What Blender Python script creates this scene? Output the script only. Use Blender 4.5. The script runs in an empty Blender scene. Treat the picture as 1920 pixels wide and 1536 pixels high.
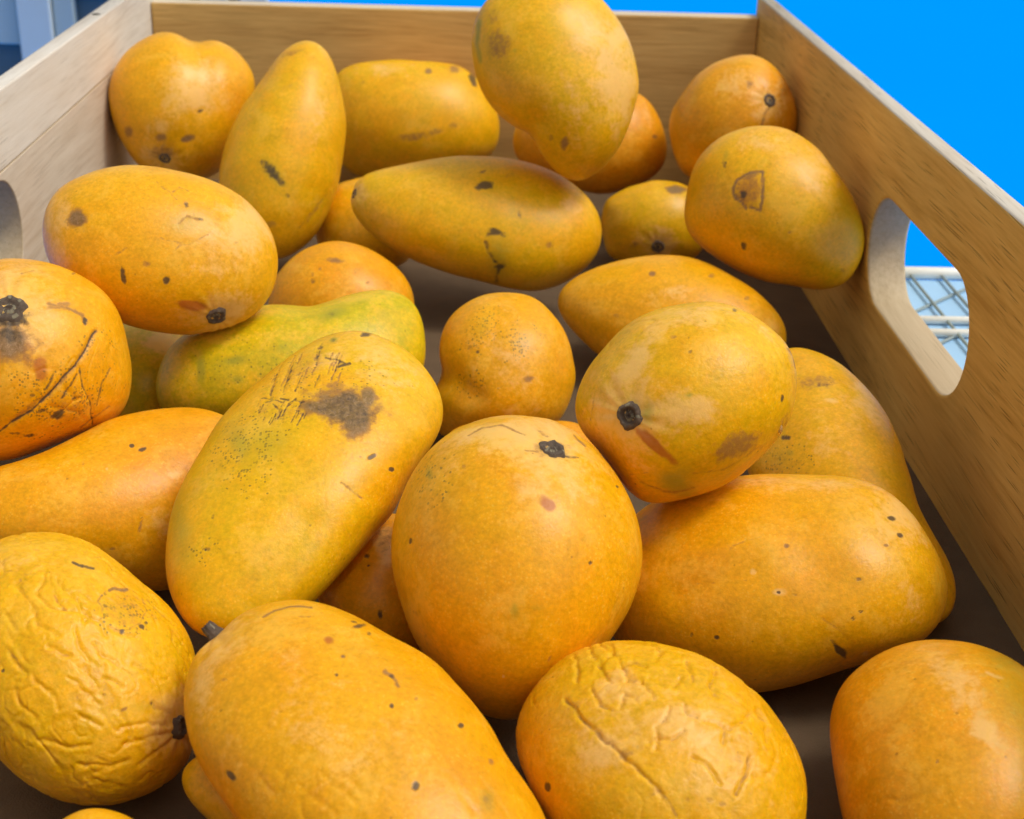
import bpy, bmesh, math
import numpy as np
from mathutils import Matrix, Vector

scene = bpy.context.scene
COL = scene.collection

# ------------------------------------------------------------------ camera
cam_data = bpy.data.cameras.new("camera")
cam = bpy.data.objects.new("camera", cam_data)
COL.objects.link(cam)
cam.matrix_world = Matrix((
    (0.9992078, -0.0159841, -0.0364461, 0.005921),
    (-0.0261619, 0.4262844, -0.9042108, -0.850427),
    (0.0299894, 0.9044480, 0.4255285, 0.246014),
    (0, 0, 0, 1)))
cam_data.sensor_width = 36.0
cam_data.lens = 49.318
cam_data.clip_start = 0.02
cam_data.clip_end = 500
cam_data.dof.use_dof = True
cam_data.dof.focus_distance = 0.41
cam_data.dof.aperture_fstop = 26
scene.camera = cam

# ------------------------------------------------------------------ light
SUN_EL, SUN_AZ = math.radians(60), math.radians(-12)      # azimuth from +x towards +y
world = bpy.data.worlds.new("World")
scene.world = world
world.use_nodes = True
nt = world.node_tree
bg = nt.nodes["Background"]
sky = nt.nodes.new("ShaderNodeTexSky")
sky.sky_type = 'NISHITA'
sky.sun_disc = False
sky.sun_elevation = SUN_EL
sky.sun_rotation = math.radians(90) - SUN_AZ
sky.dust_density = 4.0
sky.air_density = 1.0
sky.ozone_density = 1.0
hs = nt.nodes.new("ShaderNodeHueSaturation")
hs.inputs["Saturation"].default_value = 0.08
nt.links.new(sky.outputs[0], hs.inputs["Color"])
nt.links.new(hs.outputs[0], bg.inputs[0])
bg.inputs[1].default_value = 0.135
sun_d = bpy.data.lights.new("sun", 'SUN')
sun_d.energy = 1.5
sun_d.angle = math.radians(14)
sun_d.color = (1.0, 0.92, 0.78)
sun = bpy.data.objects.new("sun", sun_d)
COL.objects.link(sun)
sd = Vector((math.cos(SUN_EL) * math.cos(SUN_AZ), math.cos(SUN_EL) * math.sin(SUN_AZ), math.sin(SUN_EL)))
sun.rotation_euler = sd.to_track_quat('Z', 'Y').to_euler()
scene.view_settings.view_transform = 'Standard'
scene.view_settings.look = 'None'
scene.view_settings.exposure = 0.03
scene.view_settings.gamma = 1.0


# ------------------------------------------------------------------ node helpers
class Mat:
    def __init__(self, name):
        self.m = bpy.data.materials.new(name)
        self.m.use_nodes = True
        self.t = self.m.node_tree
        self.b = self.t.nodes["Principled BSDF"]

    def n(self, kind, **kw):
        x = self.t.nodes.new(kind)
        for k, v in kw.items():
            if k == 'ins':
                for a, b in v.items():
                    self.put(b, x.inputs[a])
            else:
                setattr(x, k, v)
        return x

    def put(self, v, sock):
        if hasattr(v, 'is_output'):
            self.t.links.new(v, sock)
        elif hasattr(v, 'outputs'):
            self.t.links.new(v.outputs[0], sock)
        else:
            sock.default_value = v

    def math(self, op, a, b=0.0, c=0.0, clamp=False):
        x = self.n("ShaderNodeMath", operation=op, use_clamp=clamp)
        self.put(a, x.inputs[0]); self.put(b, x.inputs[1]); self.put(c, x.inputs[2])
        return x.outputs[0]

    def mix(self, f, a, b, mode='MIX'):
        x = self.n("ShaderNodeMix", data_type='RGBA', blend_type=mode)
        self.put(f, x.inputs[0]); self.put(a, x.inputs[6]); self.put(b, x.inputs[7])
        return x.outputs[2]

    def step(self, v, lo, hi):
        x = self.n("ShaderNodeMapRange", interpolation_type='SMOOTHSTEP')
        self.put(v, x.inputs[0]); x.inputs[1].default_value = lo; x.inputs[2].default_value = hi
        return x.outputs[0]

    def noise(self, vec, scale, detail=2.0, rough=0.5, dist=0.0):
        x = self.n("ShaderNodeTexNoise")
        self.put(vec, x.inputs["Vector"])
        x.inputs["Scale"].default_value = scale
        x.inputs["Detail"].default_value = detail
        x.inputs["Roughness"].default_value = rough
        x.inputs["Distortion"].default_value = dist
        return x.outputs[0]

    def ramp(self, v, stops):
        x = self.n("ShaderNodeValToRGB")
        self.put(v, x.inputs[0])
        e = x.color_ramp.elements
        while len(e) < len(stops):
            e.new(0.5)
        for i, (p, c) in enumerate(stops):
            e[i].position = p
            e[i].color = (*c, 1)
        return x.outputs[0]


def c4(*c):
    return (*c, 1)


# ------------------------------------------------------------------ materials
def wood(name, pale, mid, deep, along, pores=1.0, polish=0.5):
    """Rubberwood board: fine straight grain along one axis with short dark pores."""
    M = Mat(name)
    co = M.n("ShaderNodeTexCoord").outputs["Object"]
    def stretch(sl, sa):
        mp = M.n("ShaderNodeMapping")
        M.put(co, mp.inputs[0])
        s = [sa, sa, sa]; s[along] = sl
        mp.inputs[3].default_value = s
        return mp.outputs[0]
    warp = M.n("ShaderNodeVectorMath", operation='MULTIPLY_ADD')
    nz = M.n("ShaderNodeTexNoise"); M.put(stretch(5, 9), nz.inputs["Vector"]); nz.inputs["Scale"].default_value = 1; nz.inputs["Detail"].default_value = 2
    M.put(nz.outputs["Color"], warp.inputs[0]); warp.inputs[1].default_value = (.012, .012, .012); M.put(co, warp.inputs[2])
    def wst(sl, sa):
        mp = M.n("ShaderNodeMapping"); M.put(warp.outputs[0], mp.inputs[0])
        s = [sa, sa, sa]; s[along] = sl
        mp.inputs[3].default_value = s
        return mp.outputs[0]
    big = M.noise(wst(7, 60), 1, 4, .6)
    fine = M.noise(wst(25, 520), 1, 4, .65)
    blot = M.noise(stretch(9, 16), 1, 3, .55)
    col = M.ramp(M.math('MULTIPLY_ADD', fine, .5, M.math('MULTIPLY', big, .55)), [(.36, deep), (.52, mid), (.68, pale)])
    col = M.mix(M.math('MULTIPLY', M.step(blot, .45, .75), .35), col, c4(*[a * b for a, b in zip(mid, (1.05, .92, .82))]))
    v = M.n("ShaderNodeTexVoronoi"); M.put(wst(26, 1450), v.inputs["Vector"]); v.inputs["Scale"].default_value = 1
    r = M.n("ShaderNodeSeparateColor"); M.put(v.outputs["Color"], r.inputs[0])
    pore = M.math('MULTIPLY', M.step(v.outputs["Distance"], .42, .18), M.step(r.outputs[0], .52, .64))
    pore = M.math('MULTIPLY', pore, M.step(M.noise(stretch(14, 40), 1, 2), .32, .55))
    pore = M.math('MULTIPLY', pore, (.62 * pores), clamp=True)
    col = M.mix(pore, col, c4(*[x * .33 for x in deep]))
    M.put(col, M.b.inputs["Base Color"])
    M.put(M.math('MULTIPLY_ADD', fine, .2, .66 - .2 * polish), M.b.inputs["Roughness"])
    M.b.inputs["Specular IOR Level"].default_value = .22
    bp = M.n("ShaderNodeBump"); bp.inputs["Strength"].default_value = .25; bp.inputs["Distance"].default_value = .0006
    M.put(M.math('SUBTRACT', fine, pore), bp.inputs["Height"])
    M.put(bp, M.b.inputs["Normal"])
    return M.m


WOOD_L = wood("pale_rubberwood", (.70, .62, .51), (.62, .53, .42), (.50, .40, .29), 1, .4)  # board tones differ and also hold part of the lit-to-shaded contrast
WOOD_U = wood("whitish_rubberwood", (.80, .755, .68), (.72, .665, .58), (.58, .51, .42), 1, .4)  # whiter tone for the upper left strip
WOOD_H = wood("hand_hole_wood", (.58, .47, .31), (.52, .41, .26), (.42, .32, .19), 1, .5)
WOOD_R = wood("tan_rubberwood", (.82, .555, .165), (.72, .455, .12), (.53, .305, .065), 1, 1.0)  # browner partly to carry the warm bounce in its shade
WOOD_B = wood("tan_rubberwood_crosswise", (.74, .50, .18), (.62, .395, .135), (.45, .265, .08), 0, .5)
EDGE_Y = wood("raw_board_edge", (.66, .61, .53), (.59, .53, .44), (.48, .41, .31), 1, .9)
EDGE_X = wood("raw_board_edge_crosswise", (.72, .64, .50), (.64, .54, .40), (.53, .42, .28), 0, .4)


def plain(name, col, rough=.5, noise_scale=20, amount=.12, bump=0.0, spec=.5, metal=0.0):
    M = Mat(name)
    co = M.n("ShaderNodeTexCoord").outputs["Object"]
    n = M.noise(co, noise_scale, 4, .6)
    lo = c4(*[x * (1 - amount) for x in col]); hi = c4(*[min(1, x * (1 + amount)) for x in col])
    M.put(M.mix(n, lo, hi), M.b.inputs["Base Color"])
    M.put(M.math('MULTIPLY_ADD', n, .15, rough - .07), M.b.inputs["Roughness"])
    M.b.inputs["Specular IOR Level"].default_value = spec
    M.b.inputs["Metallic"].default_value = metal
    if bump:
        bp = M.n("ShaderNodeBump"); bp.inputs["Strength"].default_value = bump; bp.inputs["Distance"].default_value = .001
        M.put(M.noise(co, noise_scale * 30, 3), bp.inputs["Height"]); M.put(bp, M.b.inputs["Normal"])
    return M.m


def mango_skin():
    M = Mat("mango_skin")
    co = M.n("ShaderNodeTexCoord").outputs["Object"]
    oi = M.n("ShaderNodeObjectInfo").outputs["Random"]
    off = M.n("ShaderNodeVectorMath", operation='ADD'); M.put(co, off.inputs[0]); M.put(oi, off.inputs[1])
    p = off.outputs[0]
    def at(name, kind='GEOMETRY'):
        a = M.n("ShaderNodeAttribute", attribute_name=name, attribute_type=kind)
        return a.outputs["Fac"]
    n_big = M.noise(p, 34, 3, .55)
    n_mid = M.noise(p, 130, 4, .6)
    n_fine = M.noise(p, 520, 4, .65)
    n_pat = M.noise(p, 80, 7, .68, .5)
    # ripeness: green-yellow -> gold -> orange
    h = M.math('ADD', at("hue", 'OBJECT'), M.math('MULTIPLY_ADD', n_big, .28, -.10))
    h = M.math('ADD', h, M.math('MULTIPLY_ADD', n_mid, .18, -.09))
    h = M.math('ADD', h, M.math('MULTIPLY_ADD', M.step(n_pat, .45, .57), .10, -.05))
    h = M.math('ADD', h, M.math('MULTIPLY_ADD', n_fine, .16, -.08))
    h = M.math('ADD', h, M.math('MULTIPLY', at("orange"), .32))
    col = M.ramp(h, [(0, (.55, .45, .006)), (.3, (.78, .46, .002)), (.55, (.82, .405, .001)), (.8, (.82, .362, .001)), (1, (.80, .315, .001))])
    # lenticels: a dense peppering of paler pores
    v = M.n("ShaderNodeTexVoronoi"); M.put(p, v.inputs["Vector"]); v.inputs["Scale"].default_value = 980
    len_ = M.math('MULTIPLY', M.step(v.outputs["Distance"], .38, .12), M.step(n_mid, .35, .65))
    col = M.mix(M.math('MULTIPLY', len_, .36), col, c4(.92, .60, .09))
    # uneven flesh tone under the skin: soft blotches and fine fibres
    fibre = M.noise(p, 900, 3, .6)
    tone = M.math('ADD', M.math('MULTIPLY_ADD', n_mid, .40, .78), M.math('MULTIPLY_ADD', fibre, .46, -.24))
    tone = M.math('ADD', tone, M.math('MULTIPLY_ADD', n_fine, .36, -.18))
    tn = M.n("ShaderNodeCombineColor")
    for q in range(3):
        M.put(tone, tn.inputs[q])
    col = M.mix(1.0, col, tn.outputs[0], 'MULTIPLY')
    # pale and pinkish skin, with sky highlights painted in among it
    pv = M.math('ADD', at("pale"), M.math('MULTIPLY_ADD', n_pat, 1.7, -.85))
    pv = M.math('ADD', pv, M.math('MULTIPLY_ADD', n_fine, .7, -.35))
    pk = M.math('MULTIPLY', M.step(pv, .22, .78), M.step(at("pale"), .02, .25))
    pk = M.math('MULTIPLY', pk, .74)
    col = M.mix(pk, col, c4(.88, .54, .165))
    bloom = M.math('MULTIPLY', M.step(M.math('MULTIPLY_ADD', n_fine, .25, M.noise(p, 60, 7, .7, .4)), .62, .78), .34)
    col = M.mix(bloom, col, c4(.90, .53, .065))
    # green flush
    g = M.step(M.math('MULTIPLY_ADD', M.math('SUBTRACT', n_fine, .5), .5, M.math('MULTIPLY_ADD', n_mid, .4, M.math('ADD', at("green"), -.2))), .12, .95)
    col = M.mix(M.math('MULTIPLY', g, .72), col, c4(.26, .27, .025))
    # red-brown flush
    rd = M.step(M.math('MULTIPLY_ADD', M.math('SUBTRACT', n_fine, .5), .5, at("red")), .25, .8)
    col = M.mix(M.math('MULTIPLY', rd, .8), col, c4(.42, .095, .015))
    # random fine freckles and flecks everywhere
    v2 = M.n("ShaderNodeTexVoronoi"); M.put(p, v2.inputs["Vector"]); v2.inputs["Scale"].default_value = 210
    sc = M.n("ShaderNodeSeparateColor"); M.put(v2.outputs["Color"], sc.inputs[0])
    fr = M.math('MULTIPLY', M.step(M.math('MULTIPLY_ADD', n_fine, .16, v2.outputs["Distance"]), .18, .12), M.step(sc.outputs[0], .6, .9))
    col = M.mix(M.math('MULTIPLY', fr, .5), col, c4(.25, .10, .008))
    # olive-black speckle where the skin is peppered
    sp = at("speck")
    v3 = M.n("ShaderNodeTexVoronoi"); M.put(p, v3.inputs["Vector"]); v3.inputs["Scale"].default_value = 1250
    s3 = M.n("ShaderNodeSeparateColor"); M.put(v3.outputs["Color"], s3.inputs[0])
    spk = M.math('MULTIPLY', M.step(v3.outputs["Distance"], .62, .38), M.step(M.math('ADD', s3.outputs[0], M.math('MULTIPLY', sp, .62)), 1.06, 1.24))
    spk = M.math('MULTIPLY', spk, M.step(sp, .05, .35))
    spk = M.math('MULTIPLY', spk, M.step(M.noise(p, 200, 3), .36, .56))
    col = M.mix(M.math('MULTIPLY', spk, .62), col, c4(.12, .10, .02))
    # brown scars and bruises, with fibrous mottling
    br_in = at("brown")
    rag = M.math('MULTIPLY', M.math('SUBTRACT', n_fine, .5), M.step(br_in, 0.02, .3))
    br = M.step(M.math('MULTIPLY_ADD', rag, 1.1, br_in), .22, .72)
    fib = M.noise(p, 420, 5, .7, 2.5)
    bc = M.ramp(fib, [(.3, (.045, .028, .022)), (.52, (.13, .085, .062)), (.78, (.36, .25, .18))])
    bc = M.mix(M.step(br_in, .5, .95), c4(.33, .145, .035), bc)
    col = M.mix(M.math('MULTIPLY', br, .80), col, bc)
    # black spots and scratches
    dk_in = at("dark")
    rag2 = M.math('MULTIPLY', M.math('SUBTRACT', n_fine, .5), M.step(dk_in, 0.02, .3))
    dk = M.step(M.math('MULTIPLY_ADD', rag2, 1.2, dk_in), .22, .78)
    col = M.mix(M.math('MULTIPLY', dk, .90), col, M.mix(fib, c4(.022, .016, .011), c4(.12, .08, .045)))
    M.put(col, M.b.inputs["Base Color"])
    ro = M.math('ADD', M.math('MULTIPLY_ADD', n_mid, .18, .23), M.math('MULTIPLY', n_fine, .14))
    ro = M.math('ADD', ro, M.math('MULTIPLY', br, .18))
    M.put(ro, M.b.inputs["Roughness"])
    M.b.inputs["Specular IOR Level"].default_value = .32
    M.b.inputs["Subsurface Weight"].default_value = .16
    M.b.inputs["Subsurface Radius"].default_value = (1, .42, .06)
    M.b.inputs["Subsurface Scale"].default_value = .004
    # relief: fine peel, plus wrinkles where the fruit has shrunk
    peb = M.noise(p, 430, 4, .65, .6)
    hgt = M.math('ADD', M.math('MULTIPLY', M.math('MULTIPLY', peb, at("wrinkle")), 1.5), M.math('MULTIPLY', M.noise(p, 1300, 2), .22))
    hgt = M.math('ADD', hgt, M.math('MULTIPLY', n_fine, .42))
    hgt = M.math('SUBTRACT', hgt, M.math('MULTIPLY', M.math('ADD', dk, M.math('MULTIPLY', M.math('MULTIPLY', br, fib), .8)), .35))
    bp = M.n("ShaderNodeBump"); bp.inputs["Strength"].default_value = .55; bp.inputs["Distance"].default_value = .0004
    M.put(hgt, bp.inputs["Height"]); M.put(bp, M.b.inputs["Normal"])
    return M.m


SKIN = mango_skin()
STEM = plain("dry_stem", (.19, .135, .095), .8, 700, .85, .8)
STEM_RIM = plain("stem_rim", (.30, .26, .17), .8, 900, .5, .6)


_s = Mat("clear_sap")
_s.b.inputs["Base Color"].default_value = (.95, .75, .30, 1)
_s.b.inputs["Roughness"].default_value = .05
_s.b.inputs["Transmission Weight"].default_value = .8
SAP = _s.m


# ------------------------------------------------------------------ mesh helpers
def link(name, me, mat, parent=None, loc=None, smooth=True):
    o = bpy.data.objects.new(name, me)
    COL.objects.link(o)
    if mat and not me.materials:
        me.materials.append(mat)
    if smooth:
        me.polygons.foreach_set("use_smooth", [True] * len(me.polygons))
    if parent:
        o.parent = parent
    if loc is not None:
        o.location = loc
    return o


def box_mesh(name, size, bevel=.001, seg=2):
    bm = bmesh.new()
    bmesh.ops.create_cube(bm, size=1)
    bmesh.ops.scale(bm, vec=size, verts=bm.verts)
    if bevel:
        bmesh.ops.bevel(bm, geom=list(bm.edges), offset=bevel, segments=seg, affect='EDGES', profile=.5)
    me = bpy.data.meshes.new(name)
    bm.to_mesh(me); bm.free()
    return me


def box(name, lo, hi, mat, parent=None, bevel=.001):
    s = [b - a for a, b in zip(lo, hi)]
    c = [(a + b) / 2 for a, b in zip(lo, hi)]
    o = link(name, box_mesh(name, s, bevel), mat, parent, c, smooth=False)
    return o


def tag(o, label=None, cat=None, group=None, kind=None):
    for k, v in (('label', label), ('category', cat), ('group', group), ('kind', kind)):
        if v:
            o[k] = v
    return o


def board_with_slot(name, outer, slot, thick, mat, parent, x_mid, bevel=.0016, out=1, flare=.0085):
    """A board in the y-z plane with a rounded hand-hole cut through, edges eased."""
    cu = bpy.data.curves.new(name, 'CURVE')
    cu.dimensions = '2D'
    cu.fill_mode = 'BOTH'
    cu.extrude = thick / 2 - bevel
    cu.bevel_depth = bevel
    cu.bevel_resolution = 3
    cu.offset = -bevel
    def add(pts):
        s = cu.splines.new('POLY')
        s.points.add(len(pts) - 1)
        for q, (a, b) in zip(s.points, pts):
            q.co = (a, b, 0, 1)
        s.use_cyclic_u = True
    y0, y1, z0, z1 = outer
    add([(y0, z0), (y1, z0), (y1, z1), (y0, z1)])
    if slot:
        a0, a1, b0, b1 = slot
        r = (b1 - b0) / 2
        pts = []
        for k in range(25):
            t = math.pi / 2 + math.pi * k / 24
            pts.append((a0 + r + r * math.cos(t), b0 + r + r * math.sin(t)))
        for k in range(25):
            t = -math.pi / 2 + math.pi * k / 24
            pts.append((a1 - r + r * math.cos(t), b0 + r + r * math.sin(t)))
        add(pts)
    tmp = bpy.data.objects.new("tmp", cu)
    COL.objects.link(tmp)
    dg = bpy.context.evaluated_depsgraph_get()
    me = bpy.data.meshes.new_from_object(tmp.evaluated_get(dg))
    bpy.data.objects.remove(tmp)
    bpy.data.curves.remove(cu)
    me.name = name
    # curve plane (a,b) -> world (y,z), extrusion -> x
    n = len(me.vertices)
    v = np.empty(n * 3, np.float32); me.vertices.foreach_get("co", v); v = v.reshape(-1, 3)
    X = np.stack([v[:, 2], v[:, 0], v[:, 1]], 1)
    # the board thickens below its top edge on the outer face
    X[:, 0] += np.where((X[:, 0] * out > 0) & (X[:, 2] < TOP - .006), flare * out, 0)
    me.vertices.foreach_set("co", X.ravel())
    me.materials.clear()
    me.update()
    o = link(name, me, mat, parent, (x_mid, 0, 0), smooth=False)
    return o


def raw_edges(o, mat, axis):
    """Give the sawn edges (faces not across the board's thickness) the raw wood."""
    me = o.data
    me.materials.append(mat)
    for p in me.polygons:
        if abs(p.normal[axis]) < .6:
            p.material_index = 1
    return o


# ------------------------------------------------------------------ ground
gm = bpy.data.meshes.new("ground")
G = 60
gm.from_pydata([(-G, -G, 0), (G, -G, 0), (G, G, 0), (-G, G, 0)], [], [(0, 1, 2, 3)])
BLUE = plain("bright_blue_ground", (.0, .27, .95), .9, 3, .03, 0, 0)
tag(link("ground", gm, BLUE, None, (0, 0, -.0085), False), kind='structure')

# ------------------------------------------------------------------ tray
H = .18            # half the inner width
TH = .0084         # board thickness
TOP, BTOP = .1168, .1060
Y_FRONT = -.715
tray = bpy.data.objects.new("wooden_tray", None)
COL.objects.link(tray)
tray.location = (0, 0, -.008)
tag(tray, "wooden carrying tray with hand holes in its sides, full of mangoes", "tray")


def part(o, label=None):
    o.parent = tray
    o.location = Vector(o.location) - tray.location
    if label:
        o['label'] = label
    return o


FLOOR = plain("brown_hardboard", (.125, .083, .047), .78, 60, .38, .4, .25)
part(box("floor_panel", (-H - .002, Y_FRONT - .002, -.006), (H + .002, .002, 0), FLOOR, None, 0))
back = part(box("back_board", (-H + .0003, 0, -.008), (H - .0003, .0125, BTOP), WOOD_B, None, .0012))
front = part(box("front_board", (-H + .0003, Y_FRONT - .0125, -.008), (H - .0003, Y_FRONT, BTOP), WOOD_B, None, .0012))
SLOT = (-.4075, -.2775, .0380, .0838)
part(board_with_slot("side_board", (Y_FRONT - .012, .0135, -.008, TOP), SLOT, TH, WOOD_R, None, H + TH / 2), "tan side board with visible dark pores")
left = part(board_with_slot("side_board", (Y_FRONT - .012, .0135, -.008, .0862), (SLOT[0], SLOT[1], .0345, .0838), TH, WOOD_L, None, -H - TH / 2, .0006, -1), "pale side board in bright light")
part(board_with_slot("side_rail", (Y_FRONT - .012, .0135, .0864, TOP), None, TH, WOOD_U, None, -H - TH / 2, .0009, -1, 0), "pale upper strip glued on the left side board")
DARKHOLE = plain("dark_plug", (.05, .045, .03), .9, 300, .3)
for yy in (-.108, -.308):
    bm = bmesh.new()
    bmesh.ops.create_cone(bm, cap_ends=True, segments=20, radius1=.0021, radius2=.0021, depth=.0016)
    me = bpy.data.meshes.new("screw_hole"); bm.to_mesh(me); bm.free()
    o = link("screw_hole", me, DARKHOLE, None, (-H - TH * .5, yy, TOP - .0006))
    part(o)

raw_edges(back, EDGE_X, 1)
raw_edges(front, EDGE_X, 1)
for o in tray.children:
    if o.name.startswith("side_board"):
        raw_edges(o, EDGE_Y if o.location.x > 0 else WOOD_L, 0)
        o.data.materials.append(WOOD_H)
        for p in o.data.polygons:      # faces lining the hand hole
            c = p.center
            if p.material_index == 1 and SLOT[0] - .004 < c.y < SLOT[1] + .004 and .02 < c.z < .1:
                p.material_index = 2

# ------------------------------------------------------------------ wire rack beside the tray, seen through the hand hole
RACK = plain("white_rack_paint", (.82, .83, .80), .35, 60, .05)
WIRE = plain("grey_green_wire", (.26, .33, .34), .5, 80, .15)
SHEET = plain("pale_blue_sheet", (.34, .58, .86), .5, 25, .12)
rack = bpy.data.objects.new("wire_rack", None)
COL.objects.link(rack)
rack.location = (.26, -.2, -.0085)
tag(rack, "low white wire rack over a pale blue sheet, seen through the right hand hole", "rack")


def tube(name, a, b, r, mat, parent, seg=10):
    a, b = Vector(a), Vector(b)
    bm = bmesh.new()
    bmesh.ops.create_cone(bm, cap_ends=True, segments=seg, radius1=r, radius2=r, depth=(b - a).length)
    bmesh.ops.transform(bm, matrix=Matrix.Translation((a + b) / 2) @ (b - a).to_track_quat('Z', 'Y').to_matrix().to_4x4(), verts=bm.verts)
    me = bpy.data.meshes.new(name); bm.to_mesh(me); bm.free()
    o = link(name, me, mat, parent)
    o.matrix_parent_inverse = Matrix.Identity(4)
    o.location = -Vector(parent.location)
    return o


X0, X1 = .200, .335
sh = box("sheet", (X0, -.30, -.0083), (X1, -.142, -.0060), SHEET, None, .0004)
sh.parent = rack; sh.location = Vector(sh.location) - Vector(rack.location)
for yy, zz, rr in ((-.140, -.0030, .0034), (-.208, -.0035, .0020), (-.225, -.0035, .0020)):
    tube("rail", (X0, yy, zz), (X1, yy, zz), rr, RACK, rack, 14)
for x in (.2290, .2455, .2625, .2790, .3, .32):
    tube("wire", (x, -.29, -.0035), (x + .001, -.142, -.0035), .0009, WIRE, rack)
for c in (-.500, -.4555, -.4137, -.372):          # slanting cross wires, clipped to the rack
    xa, xb = X0 + .004, X1 - .004
    ya, yb = c + .94 * xa, c + .94 * xb
    if ya < -.29:
        xa, ya = (-.29 - c) / .94, -.29
    if yb > -.144:
        xb, yb = (-.144 - c) / .94, -.144
    tube("wire", (xa, ya, -.0052), (xb, yb, -.0052), .0009, WIRE, rack)

# ------------------------------------------------------------------ slatted crate behind the left corner
CR_L = plain("pale_blue_plastic", (.60, .64, .61), .5, 14, .08)
CR_G = plain("grey_blue_plastic", (.42, .48, .46), .5, 14, .10)
CR_D = plain("dark_blue_void", (.11, .15, .165), .6, 14, .15)
crate = bpy.data.objects.new("plastic_crate", None)
COL.objects.link(crate)
crate.location = (-.5, .32, -.0085)
tag(crate, "blurred blue plastic crate with upright slats behind the tray's left corner", "crate")


def cpart(name, lo, hi, mat):
    o = box(name, lo, hi, mat, None, .0015)
    o.parent = crate
    o.location = Vector(o.location) - Vector(crate.location)


cpart("back_panel", (-.78, .262, -.008), (-.17, .40, .30), CR_D)
x = -.775
k = 0
cpart("slat", (-.3345, .245, -.008), (-.309, .2615, .30), CR_L)
cpart("slat", (-.3085, .250, -.008), (-.2925, .2615, .30), CR_G)
cpart("slat", (-.3600, .250, .030), (-.3350, .2615, .30), CR_G)
cpart("slat", (-.2920, .252, .0660), (-.262, .2615, .30), CR_L)
for i in range(4):
    cpart("slat", (-.262 + .03 * i + .006, .248, -.008), (-.262 + .03 * i + .026, .2615, .30), CR_L if i % 2 else CR_G)
for i in range(10):
    x0 = -.40 - .036 * i
    cpart("slat", (x0, .248, -.008), (x0 + .026, .2615, .30), CR_L if i % 2 else CR_G)

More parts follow.
